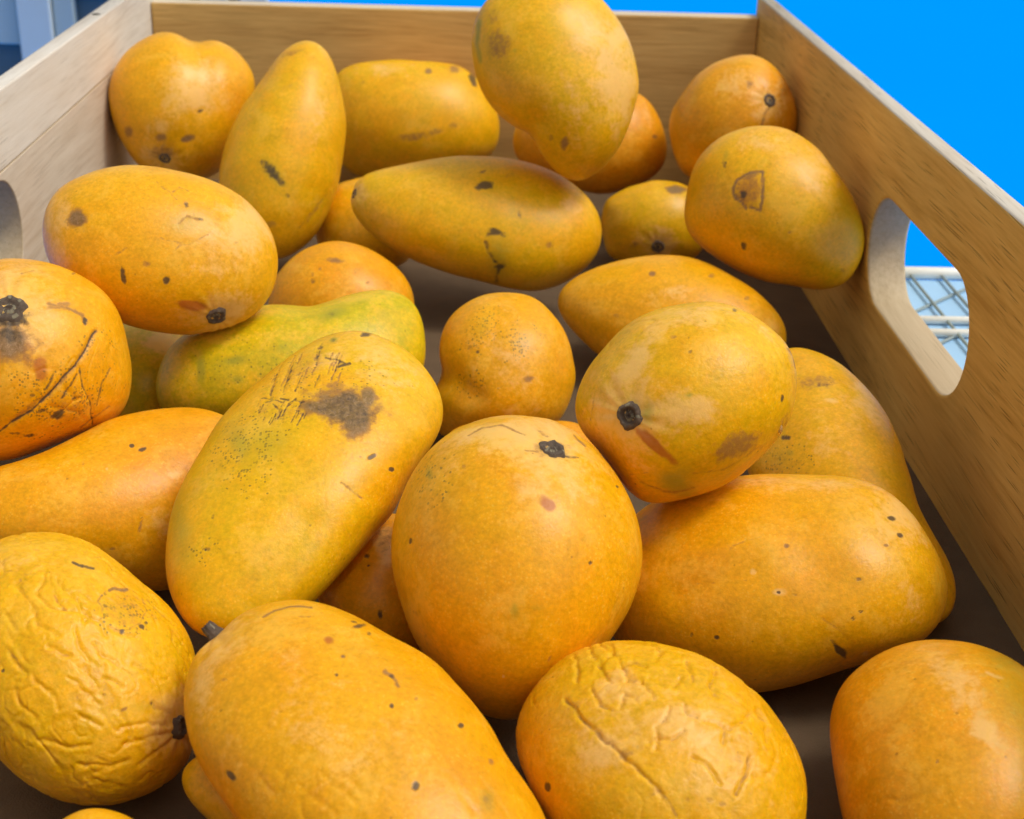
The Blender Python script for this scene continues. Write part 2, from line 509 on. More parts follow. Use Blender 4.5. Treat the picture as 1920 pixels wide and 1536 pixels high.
# ------------------------------------------------------------------ mangoes
# Each fruit: a centre, three axes (two across its outline, one across its thickness),
# an outline as 48 radii in mm, and the scars, stains and painted-in highlights on its skin.
MANGOES = [
    dict(label='lumpy round mango wedged in the back left corner of the tray', hue=0.6, grid=54,
         centre=(-0.1437, -0.1096, 0.0699), axes=[[0.98097, 0.19297, -0.02147], [-0.02329, 0.2267, 0.97369], [0.19276, -0.95465, 0.22688]],
         outline=[36.6, 36.1, 35.8, 35.7, 35.7, 36.1, 36.9, 37.7, 38.3, 38.6, 39.0, 39.2, 39.3, 39.1, 38.7, 38.3, 37.5, 36.2, 35.3, 34.8, 34.7, 34.7, 35.1, 36.0, 37.1, 38.3, 39.8, 41.0, 41.6, 41.6, 41.4, 40.7, 39.7, 38.3, 37.2, 37.1, 38.1, 39.1, 39.7, 39.7, 39.5, 39.2, 39.0, 38.8, 38.5, 38.1, 37.7, 37.2],
         round_fit=(0.0006977, 3.7e-05, -2.588e-05), thick=36.4, lean=0.1, taper=0.000129,
         marks=[('brown', -27.3, -12.1, 2.53, 3.09, 0, 0.7), ('brown', -10.8, -14.6, 3.37, 2.25, 0, 0.7), ('brown', 2.3, -15.7, 3.65, 1.69, 20, 0.9), ('dark', 9.5, -1.4, 1.69, 1.12, 30, 0.8), ('brown', -3.9, 19.5, 4.5, 2.53, 0, 0.3), ('brown', -10.8, -22.7, 7.31, 4.5, 0, 0.55), ('pale', 6.9, 9.8, 12.65, 16.87, -30, 0.8), ('pale', -11.1, -9.9, 6.18, 5.06, 0, 0.5), ('orange', 29.5, 3.4, 8.43, 16.87, 20, 0.6), ('dent', 7.31, 2.2, [(8.7, 36.1), (12.6, 19.1), (9.9, 0.7), (1.8, -15.2)]), ('dent', 5.62, 1.0, [(-10.4, 3.3), (-16.7, -15.2)])],
         stems=[(-9.6, -25.8, 3.09, 0.8)], sap=[], wrinkles=[(0.9, 26, 5.1, 0.7, 45.0, 0, 1, 0)]),
    dict(label='slender mango standing upright with one dark leaf-shaped spot, second from left at the back', hue=0.45, grid=78,
         centre=(-0.0839, -0.1666, 0.064), axes=[[0.99179, 0.12742, -0.01059], [-0.02236, 0.25437, 0.96685], [0.12589, -0.95868, 0.25513]],
         outline=[28.6, 30.0, 31.9, 33.9, 36.1, 38.6, 41.7, 45.4, 49.2, 52.5, 54.5, 54.6, 52.9, 50.1, 46.7, 43.0, 39.4, 36.5, 34.3, 32.7, 31.4, 30.4, 29.9, 29.9, 30.2, 31.1, 32.3, 33.8, 35.4, 37.7, 40.9, 45.3, 50.1, 53.7, 54.3, 51.2, 45.5, 39.5, 35.0, 32.0, 29.9, 28.6, 27.6, 26.9, 26.6, 26.7, 27.1, 27.7],
         round_fit=(0.0008096, 0.0003609, -0.0002608), thick=29.6, lean=0.3, taper=0.000421,
         marks=[('dark', -5.4, -10.3, 7.37, 2.37, -48, 0.8), ('green', -5.4, -10.3, 8.95, 3.69, -48, 0.7), ('dark', 1.3, -21.7, 1.58, 1.32, 0, 0.6), ('brown', -6.7, -35.3, 2.63, 2.37, 0, 0.5), ('brown', 6.3, 45.9, 6.32, 1.84, 15, 0.5), ('dark', 29.0, 40.8, 1.84, 5.79, 10, 0.5), ('brown', 2.2, 28.7, 5.27, 1.84, 25, 0.35), ('pale', 18.1, 20.1, 4.21, 23.69, -8, 0.5), ('orange', -3.9, -40.6, 13.16, 10.53, 0, 0.7), ('brown', 1.32, 0.5, [(6.4, -38.2), (17.1, -25.4)]), ('brown', 1.32, 0.5, [(10.4, -35.6), (20.3, -21.6)])],  # the tall pale mark is a highlight painted on the right flank
         stems=[], sap=[], wrinkles=[(0.14, 7, 17.0, -28.0, 15.8, -55, 2.4, 0.1)]),
    dict(label='plump oval mango with round purple spot resting against the left wall', hue=0.6, grid=84,
         centre=(-0.1033, -0.3662, 0.0792), axes=[[0.97782, 0.20376, -0.04857], [-0.01999, 0.32161, 0.94666], [0.20851, -0.92469, 0.31854]],
         outline=[39.3, 38.0, 36.4, 34.8, 33.1, 31.7, 30.6, 29.8, 29.3, 29.0, 29.0, 29.2, 29.8, 30.7, 31.9, 33.3, 35.0, 36.7, 38.4, 39.9, 41.3, 42.2, 42.5, 42.3, 41.7, 40.5, 39.0, 37.2, 35.6, 34.1, 32.7, 31.6, 30.6, 29.9, 29.5, 29.5, 29.8, 30.3, 31.2, 32.3, 33.6, 35.2, 37.0, 39.0, 40.7, 41.3, 41.1, 40.3],
         round_fit=(0.0008594, -0.0002589, 0.0001489), thick=27.9, lean=0.2, taper=0.000382,
         marks=[('brown', -26.9, 10.7, 3.46, 3.07, 0, 1), ('pale', -33.9, 5.4, 5.76, 14.4, 0, 0.6), ('dark', -12.3, -8.2, 0.77, 2.88, 10, 0.9), ('dark', 2.1, -10.3, 1.15, 1.73, -30, 0.8), ('red', 10.4, -19.3, 5.37, 1.92, -10, 0.9), ('pale', 29.1, 8.3, 11.52, 10.56, 0, 0.8), ('pale', 17.8, -6.5, 11.52, 4.8, 10, 0.5), ('green', 9.2, 9.4, 10.56, 5.37, 10, 0.5), ('brown', 0.96, 0.5, [(-0.2, 23.4), (3.9, 20.0), (6.3, 17.4)]), ('brown', 0.96, 0.5, [(5.1, 20.0), (7.5, 21.6), (10.0, 20.5)]), ('brown', 1.15, 0.6, [(6.5, 9.0), (9.3, 11.7), (13.2, 10.5)]), ('brown', 0.96, 0.5, [(5.4, 0.3), (8.1, 3.2)]), ('brown', 0.96, 0.6, [(-14.9, -1.5), (-10.8, 0.8)]), ('dark', 9.4, 15.6, 0.96, 1.34, 20, 0.6), ('dark', 14.3, 10.5, 0.96, 0.77, 0, 0.6), ('brown', -4.3, -4.6, 1.34, 0.96, 0, 0.6), ('brown', 26.0, 2.7, 0.96, 0.77, 0, 0.6), ('speck', 5.8, 12.6, 21.11, 11.52, 0, 0.25), ('brown', 0.96, 0.5, [(0.2, 4.4), (9.0, 1.7), (16.3, 5.4)])],
         stems=[(19.4, -24.0, 3.65, 0.9)], sap=[], wrinkles=[(0.1, 6, 11.2, 14.5, 15.4, 20, 2, 0.1)]),
    dict(label='broad mango lying sideways along the back board, behind the long centre mango', hue=0.45, grid=62,
         centre=(-0.0247, -0.0349, 0.0479), axes=[[0.99907, 0.04085, 0.01376], [-0.023, 0.2352, 0.97167], [0.03646, -0.97109, 0.23592]],
         outline=[50.6, 50.6, 50.3, 49.7, 48.9, 47.6, 45.2, 42.4, 40.2, 38.4, 36.7, 35.6, 35.2, 35.4, 35.8, 36.5, 37.8, 39.8, 42.3, 45.0, 47.8, 50.0, 51.2, 51.2, 50.4, 49.1, 47.5, 46.0, 44.7, 43.4, 41.8, 39.9, 37.8, 36.2, 35.1, 34.6, 34.6, 35.1, 36.0, 37.3, 39.2, 42.1, 45.7, 48.9, 50.8, 51.1, 50.8, 50.6],
         round_fit=(0.0005688, -0.000218, 9.023e-06), thick=34.1, lean=0.1, taper=0.000119,
         marks=[('brown', 9.0, 27.4, 2.5, 1.87, 0, 0.8), ('brown', 24.0, 28.6, 3.74, 2.5, 0, 0.7), ('brown', -1.5, -9.0, 10.61, 2.81, 5, 0.55), ('brown', 12.1, -6.3, 6.24, 2.18, 20, 0.5), ('dark', 34.5, 23.0, 1.87, 4.37, 25, 0.9), ('brown', 22.7, -2.5, 2.81, 2.18, 0, 0.5), ('brown', -28.1, 21.1, 2.81, 1.56, 20, 0.4), ('pale', -16.0, 28.6, 18.72, 4.37, 0, 0.5)],
         stems=[], sap=[], wrinkles=[]),
    dict(label='big pale yellow mango perched highest at the back with its narrow end down', hue=0.43, grid=72,
         centre=(0.0462, -0.2118, 0.1116), axes=[[0.99782, -0.05527, 0.03612], [-0.02393, 0.20729, 0.97799], [-0.06154, -0.97672, 0.20551]],
         outline=[35.0, 33.4, 32.1, 30.9, 29.8, 28.9, 28.3, 28.1, 28.4, 29.4, 31.8, 35.9, 41.0, 45.0, 46.6, 46.2, 44.9, 43.4, 41.9, 40.5, 39.5, 38.7, 38.4, 38.2, 37.8, 37.3, 37.1, 37.2, 37.5, 37.9, 38.5, 39.1, 40.1, 41.3, 42.5, 43.4, 44.1, 44.6, 45.1, 45.6, 46.1, 46.2, 45.7, 44.5, 42.8, 41.0, 38.9, 36.9],
         round_fit=(0.0007075, 8.122e-05, 0.0002238), thick=31.1, lean=0.1, taper=0.000153,
         marks=[('green', 2.18, 0.9, [(-33.8, 24.7), (-34.5, 15.5), (-33.2, 7.5)]), ('brown', -24.6, 14.1, 5.8, 7.25, 20, 0.55), ('brown', -27.1, 26.7, 3.39, 5.32, 0, 0.4), ('brown', 4.3, -28.0, 1.93, 3.39, -10, 0.7), ('brown', -1.8, -25.8, 1.45, 1.69, 0, 0.5), ('pale', 27.9, 1.7, 10.88, 30.23, 0, 0.75), ('pale', 11.5, -9.6, 16.93, 19.35, 0, 0.4), ('pale', 18.3, 19.7, 14.51, 14.51, 0, 0.45), ('green', -17.5, 11.8, 1.45, 1.21, 0, 0.6), ('speck', 9.2, -11.9, 21.76, 24.18, 0, 0.14), ('orange', -22.4, -7.4, 10.88, 9.67, 0, 0.5), ('dent', 5.32, 1.5, [(-13.3, -27.2), (-8.2, -18.9)]), ('dent', 2.42, 0.35, [(29.1, 4.0), (25.8, -14.3)])],  # largest pale mark: the right side's highlight put into the skin colour
         stems=[], sap=[], wrinkles=[(0.4, 19, 0, 0, 999, 0, 1, 0)]),
    dict(label='deep orange mango tucked under the perched pale mango at the back', hue=0.95, grid=55,
         centre=(0.0754, -0.0794, 0.0496), axes=[[0.99596, -0.07865, 0.04339], [-0.02255, 0.24868, 0.96832], [-0.08695, -0.96539, 0.2459]],
         outline=[42.8, 42.5, 40.8, 38.1, 35.0, 32.5, 30.6, 29.3, 28.5, 28.0, 27.8, 28.0, 28.5, 29.3, 30.2, 31.2, 32.3, 33.7, 35.6, 37.8, 40.1, 42.2, 43.3, 43.3, 42.6, 41.7, 40.8, 40.1, 39.4, 38.4, 36.9, 35.0, 33.1, 31.3, 30.0, 29.1, 28.7, 28.4, 28.5, 29.2, 30.3, 31.6, 33.3, 35.5, 37.6, 39.4, 41.0, 42.2],
         round_fit=(0.0008782, -0.0003444, 3.15e-05), thick=28.2, lean=0.1, taper=0.000125,
         marks=[('brown', 35.6, 2.4, 1.79, 1.49, 0, 0.7), ('pale', 31.7, 14.1, 3.57, 7.44, 20, 0.5)],
         stems=[], sap=[], wrinkles=[]),
    dict(label='long yellow mango with one round black dot lying across the centre back', hue=0.4, grid=90,
         centre=(0.0113, -0.2177, 0.0442), axes=[[0.99975, -0.0014, 0.0221], [-0.02063, 0.304, 0.95245], [-0.00805, -0.95267, 0.3039]],
         outline=[53.3, 47.4, 42.0, 37.4, 33.8, 31.1, 29.0, 27.5, 26.5, 25.9, 25.7, 25.9, 26.6, 27.8, 29.5, 32.0, 35.3, 39.5, 43.9, 48.0, 51.9, 55.5, 58.3, 59.6, 59.2, 57.0, 53.5, 49.4, 45.6, 42.2, 39.2, 36.7, 34.7, 33.2, 32.2, 31.6, 31.4, 31.6, 32.3, 33.3, 34.8, 37.1, 40.2, 44.6, 50.7, 57.0, 60.1, 58.4],
         round_fit=(0.0007546, -0.000446, 0.0001768), thick=28.5, lean=0.2, taper=0.000301,
         marks=[('dark', 4.4, 17.2, 3.75, 2.0, 5, 1), ('dark', 9.6, -3.8, 3.25, 1.5, -20, 0.9), ('dark', 2.0, 0.8, [(5.7, -4.8), (9.3, -4.3)]), ('dark', 2.25, 0.62, [(5.0, -8.3), (7.4, -14.9), (10.4, -18.8), (9.6, -27.0)]), ('green', 10.6, -15.6, 6.51, 12.01, 0, 0.6), ('dark', 11.3, -19.3, 2.5, 1.75, 10, 0.7), ('dark', 19.9, 4.3, 1.0, 2.75, 15, 0.5), ('brown', 33.7, -9.6, 2.0, 1.75, 0, 0.6), ('brown', 3.5, 23.5, 2.0, 0.75, 20, 0.7), ('brown', 2.9, 7.1, 2.0, 1.25, 0, 0.4), ('brown', 15.6, 22.1, 3.0, 1.25, 10, 0.4), ('green', -11.2, -13.2, 2.5, 3.0, 0, 0.4), ('pale', 43.7, 8.5, 7.51, 6.26, 0, 0.5), ('orange', 48.7, -7.3, 10.01, 15.01, 0, 0.5)],
         stems=[(-56.9, 14.7, 2.25, 0.6)], sap=[], wrinkles=[]),
    dict(label='orange mango in the back right corner with its black stem end showing', hue=0.8, grid=46,
         centre=(0.1476, -0.1151, 0.0724), axes=[[0.98261, -0.1739, 0.06516], [-0.02305, 0.23396, 0.97197], [-0.18427, -0.95657, 0.22588]],
         outline=[33.4, 34.0, 34.4, 34.9, 35.8, 36.9, 37.9, 38.1, 37.4, 36.3, 35.1, 34.0, 33.3, 32.9, 32.6, 32.5, 32.6, 32.8, 32.8, 33.0, 33.2, 33.3, 33.4, 33.5, 33.4, 33.2, 32.9, 32.7, 32.6, 32.8, 33.1, 33.6, 34.0, 34.2, 34.0, 33.4, 32.7, 31.9, 31.3, 30.8, 30.4, 30.1, 29.9, 29.8, 30.0, 30.6, 31.6, 32.6],
         round_fit=(0.0009138, 3.143e-06, -0.0001075), thick=31.5, lean=0.1, taper=0.000130,
         marks=[('brown', 7.8, 17.3, 2.26, 2.83, 0, 0.6), ('orange', 25.1, 15.6, 7.35, 12.73, 20, 0.8), ('brown', 26.2, 13.8, 3.96, 5.09, 0, 0.4), ('brown', 1.7, 0.7, [(18.6, 6.1), (16.0, 2.1), (14.6, -4.0)]), ('pale', 3.96, 0.6, [(17.5, 8.8), (10.8, 6.1)]), ('pale', 3.7, 19.4, 14.14, 8.49, 20, 0.5), ('brown', -5.0, 22.5, 2.26, 1.41, 0, 0.3)],
         stems=[(19.1, 9.6, 3.39, 1.0)], sap=[], wrinkles=[(0.2, 24, 0, 0, 999, 0, 1, 0)]),
    dict(label='large round mango with a brown heart-shaped scar beside the right wall', hue=0.48, grid=64,
         centre=(0.1421, -0.2583, 0.0673), axes=[[0.97639, -0.19954, 0.0827], [-0.02101, 0.29333, 0.95578], [-0.21497, -0.93496, 0.28221]],
         outline=[39.2, 39.4, 38.7, 37.2, 35.3, 33.8, 32.7, 31.9, 31.5, 31.4, 31.6, 32.1, 32.8, 33.8, 35.5, 38.2, 41.4, 43.8, 44.8, 44.5, 43.5, 42.0, 40.0, 37.7, 35.5, 33.7, 32.2, 31.0, 30.3, 30.0, 30.3, 31.0, 31.6, 32.3, 33.2, 34.2, 35.2, 35.9, 36.7, 37.4, 38.2, 38.9, 39.4, 39.7, 39.7, 39.4, 39.0, 38.9],
         round_fit=(0.0007934, -7.207e-05, 0.0002094), thick=31.0, lean=0.1, taper=0.000158,
         marks=[('brown', -10.6, 7.3, 6.8, 7.73, 0, 0.5), ('red', -10.6, 7.3, 6.56, 7.5, 0, 0.55), ('brown', 1.41, 0.95, [(-11.4, 0.0), (-15.9, 4.0), (-17.4, 7.6), (-15.7, 11.6), (-10.6, 14.6), (-4.7, 15.3), (-4.9, 8.8), (-4.6, 4.0), (-5.8, -1.3), (-9.6, 0.4)]), ('brown', -10.6, 13.3, 4.69, 1.87, 15, 0.6), ('dark', -12.8, 5.3, 1.41, 1.87, 0, 0.8), ('brown', -8.2, 8.4, 1.17, 2.81, 0, 0.5), ('dark', -12.4, -16.2, 1.17, 1.87, 20, 0.8), ('dark', -21.3, 18.2, 0.94, 2.11, 15, 0.6), ('green', -21.0, 22.1, 1.41, 2.81, 0, 0.6), ('brown', 6.5, -10.0, 1.17, 1.17, 0, 0.5), ('brown', 29.6, -26.7, 1.64, 1.17, 0, 0.5), ('pale', 16.9, 17.9, 7.5, 11.72, 35, 0.6), ('pale', -3.3, 28.0, 16.41, 5.16, 0, 0.5), ('green', 30.9, -2.2, 4.69, 14.06, 15, 0.3)],  # upper-right pale mark is a painted highlight
         stems=[], sap=[], wrinkles=[]),
    dict(label='shaded mango with a black stem spot, half hidden left of the scarred mango', hue=0.4, grid=39,
         centre=(0.1051, -0.1514, 0.0255), axes=[[0.99076, -0.12157, 0.0602], [-0.02065, 0.30347, 0.95262], [-0.13408, -0.94505, 0.29816]],
         outline=[28.0, 27.8, 27.7, 28.0, 28.6, 28.4, 27.1, 25.8, 24.9, 24.2, 23.4, 22.7, 22.5, 22.7, 23.3, 24.0, 24.6, 25.3, 26.6, 27.7, 28.2, 28.3, 28.4, 28.5, 28.4, 28.2, 27.9, 27.6, 27.3, 26.8, 25.8, 24.9, 24.2, 23.4, 22.7, 22.3, 22.1, 21.9, 21.6, 21.8, 22.3, 23.1, 24.0, 25.2, 26.7, 27.7, 27.9, 27.9],
         round_fit=(0.001567, -0.0003875, -6.269e-05), thick=22.7, lean=0.1, taper=0.000135,
         marks=[('brown', 10.7, 16.8, 5.27, 2.5, 0, 1), ('brown', -8.8, 7.6, 3.88, 8.32, 20, 0.3), ('brown', -10.0, -11.2, 2.77, 1.94, 0, 0.5)],
         stems=[(1.9, -12.5, 3.33, 1.0)], sap=[], wrinkles=[]),
    dict(label='smooth orange mango lying low behind the centre right stem mango', hue=0.65, grid=83,
         centre=(0.0963, -0.2898, 0.0264), axes=[[0.98875, -0.13148, 0.07138], [-0.01829, 0.36725, 0.92994], [-0.14849, -0.92078, 0.36072]],
         outline=[46.8, 42.7, 39.3, 36.7, 34.3, 32.0, 30.0, 28.3, 27.0, 26.3, 26.0, 26.0, 26.2, 26.9, 28.1, 29.8, 31.7, 34.1, 37.2, 40.7, 44.3, 47.3, 49.1, 48.7, 46.1, 42.3, 38.8, 35.8, 33.3, 31.3, 29.9, 28.9, 28.2, 27.8, 27.5, 27.4, 27.4, 27.8, 28.5, 29.5, 30.9, 32.8, 35.3, 38.2, 41.7, 45.7, 49.1, 49.6],
         round_fit=(0.0009343, -0.0004589, 0.0001818), thick=25.5, lean=0.3, taper=0.000493,
         marks=[('brown', -8.5, 18.8, 1.38, 1.15, 0, 0.8), ('brown', -23.4, 1.4, 1.38, 1.15, 0, 0.5), ('brown', 16.3, 18.4, 1.61, 1.15, 0, 0.6), ('pale', -0.3, 12.9, 13.77, 5.97, 15, 0.35), ('brown', 30.7, 8.6, 1.38, 0.92, 0, 0.6), ('orange', 37.3, -0.3, 9.18, 9.18, 0, 0.5)],
         stems=[], sap=[], wrinkles=[]),
    dict(label='smooth orange mango behind the green-yellow mango, left of the bare floor patch', hue=0.85, grid=52,
         centre=(-0.0466, -0.2789, 0.0273), axes=[[0.99617, 0.08652, -0.01298], [-0.01873, 0.3558, 0.93438], [0.08546, -0.93055, 0.35605]],
         outline=[31.0, 31.2, 31.0, 30.5, 29.7, 29.1, 28.4, 27.6, 27.0, 26.9, 26.9, 26.6, 26.4, 26.7, 27.3, 27.8, 28.2, 29.0, 30.0, 30.8, 31.3, 31.9, 32.1, 31.9, 31.5, 31.1, 30.4, 29.4, 28.5, 27.5, 26.7, 26.2, 25.9, 25.7, 25.6, 25.7, 25.9, 26.1, 26.3, 26.5, 26.9, 27.4, 27.9, 28.5, 29.1, 29.7, 30.2, 30.6],
         round_fit=(0.001248, -0.0002206, 5.558e-05), thick=26.4, lean=0.2, taper=0.000326,
         marks=[('brown', -2.5, 17.1, 4.62, 1.39, -8, 0.7), ('brown', -8.7, 13.5, 1.16, 0.92, 0, 0.6), ('dark', -11.6, 8.6, 1.16, 1.16, 0, 0.7), ('brown', 6.3, 12.9, 2.77, 1.62, 20, 0.35), ('brown', 11.1, 8.0, 1.39, 0.92, 0, 0.5), ('brown', -12.0, 11.3, 0.92, 1.39, 0, 0.5)],
         stems=[], sap=[], wrinkles=[]),
    dict(label='dim mango low between the upright mango and the long centre mango', hue=0.5, grid=37,
         centre=(-0.0437, -0.16, 0.0238), axes=[[0.99746, 0.07125, -0.00124], [-0.02059, 0.30489, 0.95216], [0.06822, -0.94972, 0.30559]],
         outline=[25.9, 26.2, 26.3, 26.6, 26.8, 26.8, 26.8, 26.6, 26.0, 25.6, 25.4, 25.2, 24.9, 24.9, 25.3, 25.6, 25.8, 26.3, 27.0, 27.2, 26.7, 26.5, 26.5, 26.3, 25.6, 25.1, 25.1, 25.3, 25.3, 24.9, 24.7, 24.9, 24.9, 24.5, 24.1, 24.1, 24.5, 24.6, 24.4, 24.5, 25.0, 25.4, 25.3, 25.4, 25.6, 25.7, 25.5, 25.5],
         round_fit=(0.001535, -7.261e-05, 1.489e-05), thick=25.0, lean=0.2, taper=0.000275,
         marks=[],
         stems=[], sap=[], wrinkles=[]),
    dict(label='green-yellow curved mango, the greenest one in the tray', hue=0.07, grid=96,
         centre=(-0.0581, -0.364, 0.0353), axes=[[0.99265, 0.11682, -0.03174], [-0.0172, 0.39564, 0.91825], [0.11982, -0.91095, 0.39474]],
         outline=[47.1, 49.4, 50.6, 49.4, 45.3, 40.2, 35.9, 32.7, 30.6, 29.1, 28.0, 27.3, 26.9, 27.1, 27.7, 28.6, 29.8, 31.5, 33.8, 36.5, 39.5, 42.8, 46.0, 48.5, 50.2, 51.3, 51.9, 51.9, 49.8, 44.6, 37.4, 30.6, 25.7, 22.7, 21.4, 21.0, 21.1, 21.4, 22.1, 23.0, 24.0, 24.8, 26.0, 27.9, 31.0, 35.3, 40.2, 44.2],
         round_fit=(0.001043, -0.0007107, -0.0001581), thick=25.2, lean=0.3, taper=0.000562,
         marks=[('green', -32.0, -2.0, 1.8, 5.61, 0, 0.9), ('green', -20.0, 0.7, 4.81, 1.8, 10, 0.8), ('green', -18.9, -6.2, 2.4, 1.8, 0, 0.7), ('green', 15.2, 17.4, 6.01, 2.4, 25, 0.75), ('green', -3.0, 5.2, 4.01, 2.0, 20, 0.5), ('green', 33.8, 17.5, 3.21, 3.21, 0, 0.45), ('dark', 14.3, 17.0, 2.0, 1.0, 25, 0.4), ('orange', -12.5, -10.6, 32.07, 12.02, 0, 0.35), ('speck', -12.4, -2.0, 32.07, 12.02, 0, 0.4), ('brown', 20.9, 12.5, 2.0, 1.0, 0, 0.3)],
         stems=[], sap=[], wrinkles=[]),
    dict(label='pale green-yellow mango glimpsed in the gap right of the bruised left mango', hue=0.1, grid=46,
         centre=(-0.1173, -0.3476, 0.0206), axes=[[0.97575, 0.20616, -0.07354], [-0.01681, 0.40555, 0.91392], [0.21824, -0.89052, 0.39918]],
         outline=[23.7, 23.6, 23.6, 23.8, 23.6, 23.3, 23.3, 23.4, 23.0, 22.6, 22.5, 22.6, 22.6, 22.4, 22.7, 23.0, 23.0, 22.8, 22.9, 23.3, 23.5, 23.4, 23.4, 23.9, 24.1, 23.9, 23.7, 23.9, 24.0, 23.7, 23.4, 23.4, 23.3, 22.9, 22.5, 22.5, 22.5, 22.3, 22.1, 22.2, 22.4, 22.3, 22.3, 22.7, 23.0, 23.1, 23.3, 23.6],
         round_fit=(0.001878, -0.0001022, -5.046e-05), thick=22.5, lean=0.2, taper=0.000354,
         marks=[('pale', 5.7, 13.7, 6.64, 5.4, 0, 0.9)],
         stems=[], sap=[], wrinkles=[]),
    dict(label='creased mango with a bruised black stem end at the left edge', hue=0.72, grid=160,
         centre=(-0.138, -0.4216, 0.0597), axes=[[0.95557, 0.27704, -0.10065], [-0.01728, 0.39354, 0.91914], [0.29425, -0.87657, 0.38085]],
         outline=[32.1, 32.4, 32.9, 33.7, 34.5, 35.4, 36.0, 36.2, 36.0, 35.3, 34.3, 33.1, 31.9, 30.8, 30.2, 30.1, 30.4, 31.3, 32.7, 34.2, 35.0, 35.0, 34.6, 34.2, 33.8, 33.5, 33.6, 33.8, 34.1, 34.1, 33.8, 33.5, 33.2, 33.1, 33.0, 33.0, 33.1, 33.3, 33.4, 33.4, 33.4, 33.2, 32.9, 32.5, 32.2, 32.0, 31.8, 31.8],
         round_fit=(0.0009073, -2.03e-05, -5.478e-05), thick=35.5, lean=0.1, taper=0.000204,
         marks=[('brown', -3.8, 5.4, 6.67, 6.67, -20, 0.95), ('dark', -3.8, 7.4, 4.56, 3.51, 0, 0.6), ('dark', -4.6, 12.3, 5.97, 2.81, 0, 0.8), ('pale', 2.8, 14.5, 7.9, 7.9, 0, 0.75), ('red', 4.6, -2.7, 2.46, 4.92, 0, 0.7), ('red', 1.1, 1.4, 2.46, 7.02, 0, 0.5), ('dark', 0.74, 0.85, [(21.3, 8.7), (18.2, 3.1), (14.9, -1.9), (11.6, -5.2), (7.2, -10.6), (1.8, -15.9), (-4.1, -19.5), (-8.1, -22.9)]), ('brown', 2.11, 0.6, [(21.3, 8.7), (14.9, -1.9), (7.2, -10.6), (-4.1, -19.5)]), ('crease', 1.05, 0.3, [(21.3, 8.7), (14.9, -1.9), (7.2, -10.6), (-4.1, -19.5)]), ('crease', 1.05, 0.3, [(16.5, -2.7), (19.5, -13.8), (20.8, -21.0)]), ('crease', 0.88, 0.25, [(7.7, -14.3), (14.9, -16.2), (19.2, -20.0)]), ('crease', 0.88, 0.25, [(10.0, -7.7), (14.8, -11.9)]), ('crease', 0.88, 0.2, [(25.9, 4.0), (24.0, -4.5)]), ('dark', 0.7, 0.7, [(16.5, -2.7), (17.4, -8.6), (19.5, -13.8), (20.8, -21.0)]), ('brown', 1.58, 0.7, [(7.6, 17.1), (12.8, 15.6), (17.6, 13.7), (18.4, 11.3)]), ('dark', 18.0, 11.8, 0.88, 1.4, 0, 0.8), ('brown', 10.4, 16.4, 4.21, 1.05, 10, 0.6), ('dark', 0.88, 0.7, [(8.5, -4.4), (6.1, -9.3)]), ('dark', 0.88, 0.6, [(15.7, -4.4), (10.8, -11.9)]), ('dark', 0.88, 0.6, [(25.7, -2.8), (23.1, -7.9), (21.5, -14.7)]), ('dark', 9.8, -17.0, 2.11, 1.23, 30, 0.9), ('dark', 5.0, -15.7, 1.4, 0.7, 20, 0.7), ('dark', 1.3, -23.7, 1.58, 0.7, 0, 0.7), ('dark', 14.8, -11.9, 1.4, 0.7, 40, 0.6), ('dark', -2.6, -23.0, 2.11, 0.53, 0, 0.6), ('dark', 2.2, -10.9, 1.05, 0.7, 0, 0.6), ('dark', 3.8, -9.3, 0.88, 0.7, 0, 0.6), ('speck', 10.0, -13.5, 14.04, 9.66, 20, 1), ('speck', 2.2, -7.6, 7.02, 7.02, 20, 0.8), ('brown', 13.3, -14.5, 10.53, 7.02, 25, 0.35), ('brown', 0.88, 0.5, [(-0.5, 27.1), (3.5, 28.5)]), ('brown', 15.6, 28.1, 1.05, 0.53, 30, 0.6), ('brown', 0.88, 0.6, [(25.9, -14.9), (16.8, -21.7)]), ('speck', 22.4, 4.0, 7.02, 7.02, 0, 0.5)],
         stems=[(-4.1, 15.8, 4.74, 1.4)], sap=[], wrinkles=[(0.3, 10, 13.2, -11.1, 17.6, 65, 2, 0.08), (0.4, 22, 0, 0, 999, 0, 1, 0)]),
    dict(label='smooth deep orange mango lying at the left edge under the creased one', hue=0.78, grid=111,
         centre=(-0.1081, -0.4593, 0.0282), axes=[[0.96896, 0.22245, -0.10784], [-0.01361, 0.48355, 0.87521], [0.24683, -0.84658, 0.47157]],
         outline=[44.3, 44.7, 42.2, 38.3, 34.3, 30.9, 28.3, 26.5, 25.4, 24.7, 24.4, 24.5, 25.1, 26.1, 27.7, 30.1, 33.1, 36.2, 38.9, 41.0, 42.5, 43.6, 44.5, 45.7, 47.1, 48.6, 50.0, 50.4, 49.2, 46.0, 41.5, 36.9, 33.1, 30.0, 27.5, 25.4, 23.6, 22.2, 21.3, 20.9, 20.8, 21.2, 21.9, 23.3, 25.5, 29.1, 34.5, 40.4],
         round_fit=(0.001115, -0.0006026, -0.0002259), thick=27.1, lean=0.3, taper=0.000649,
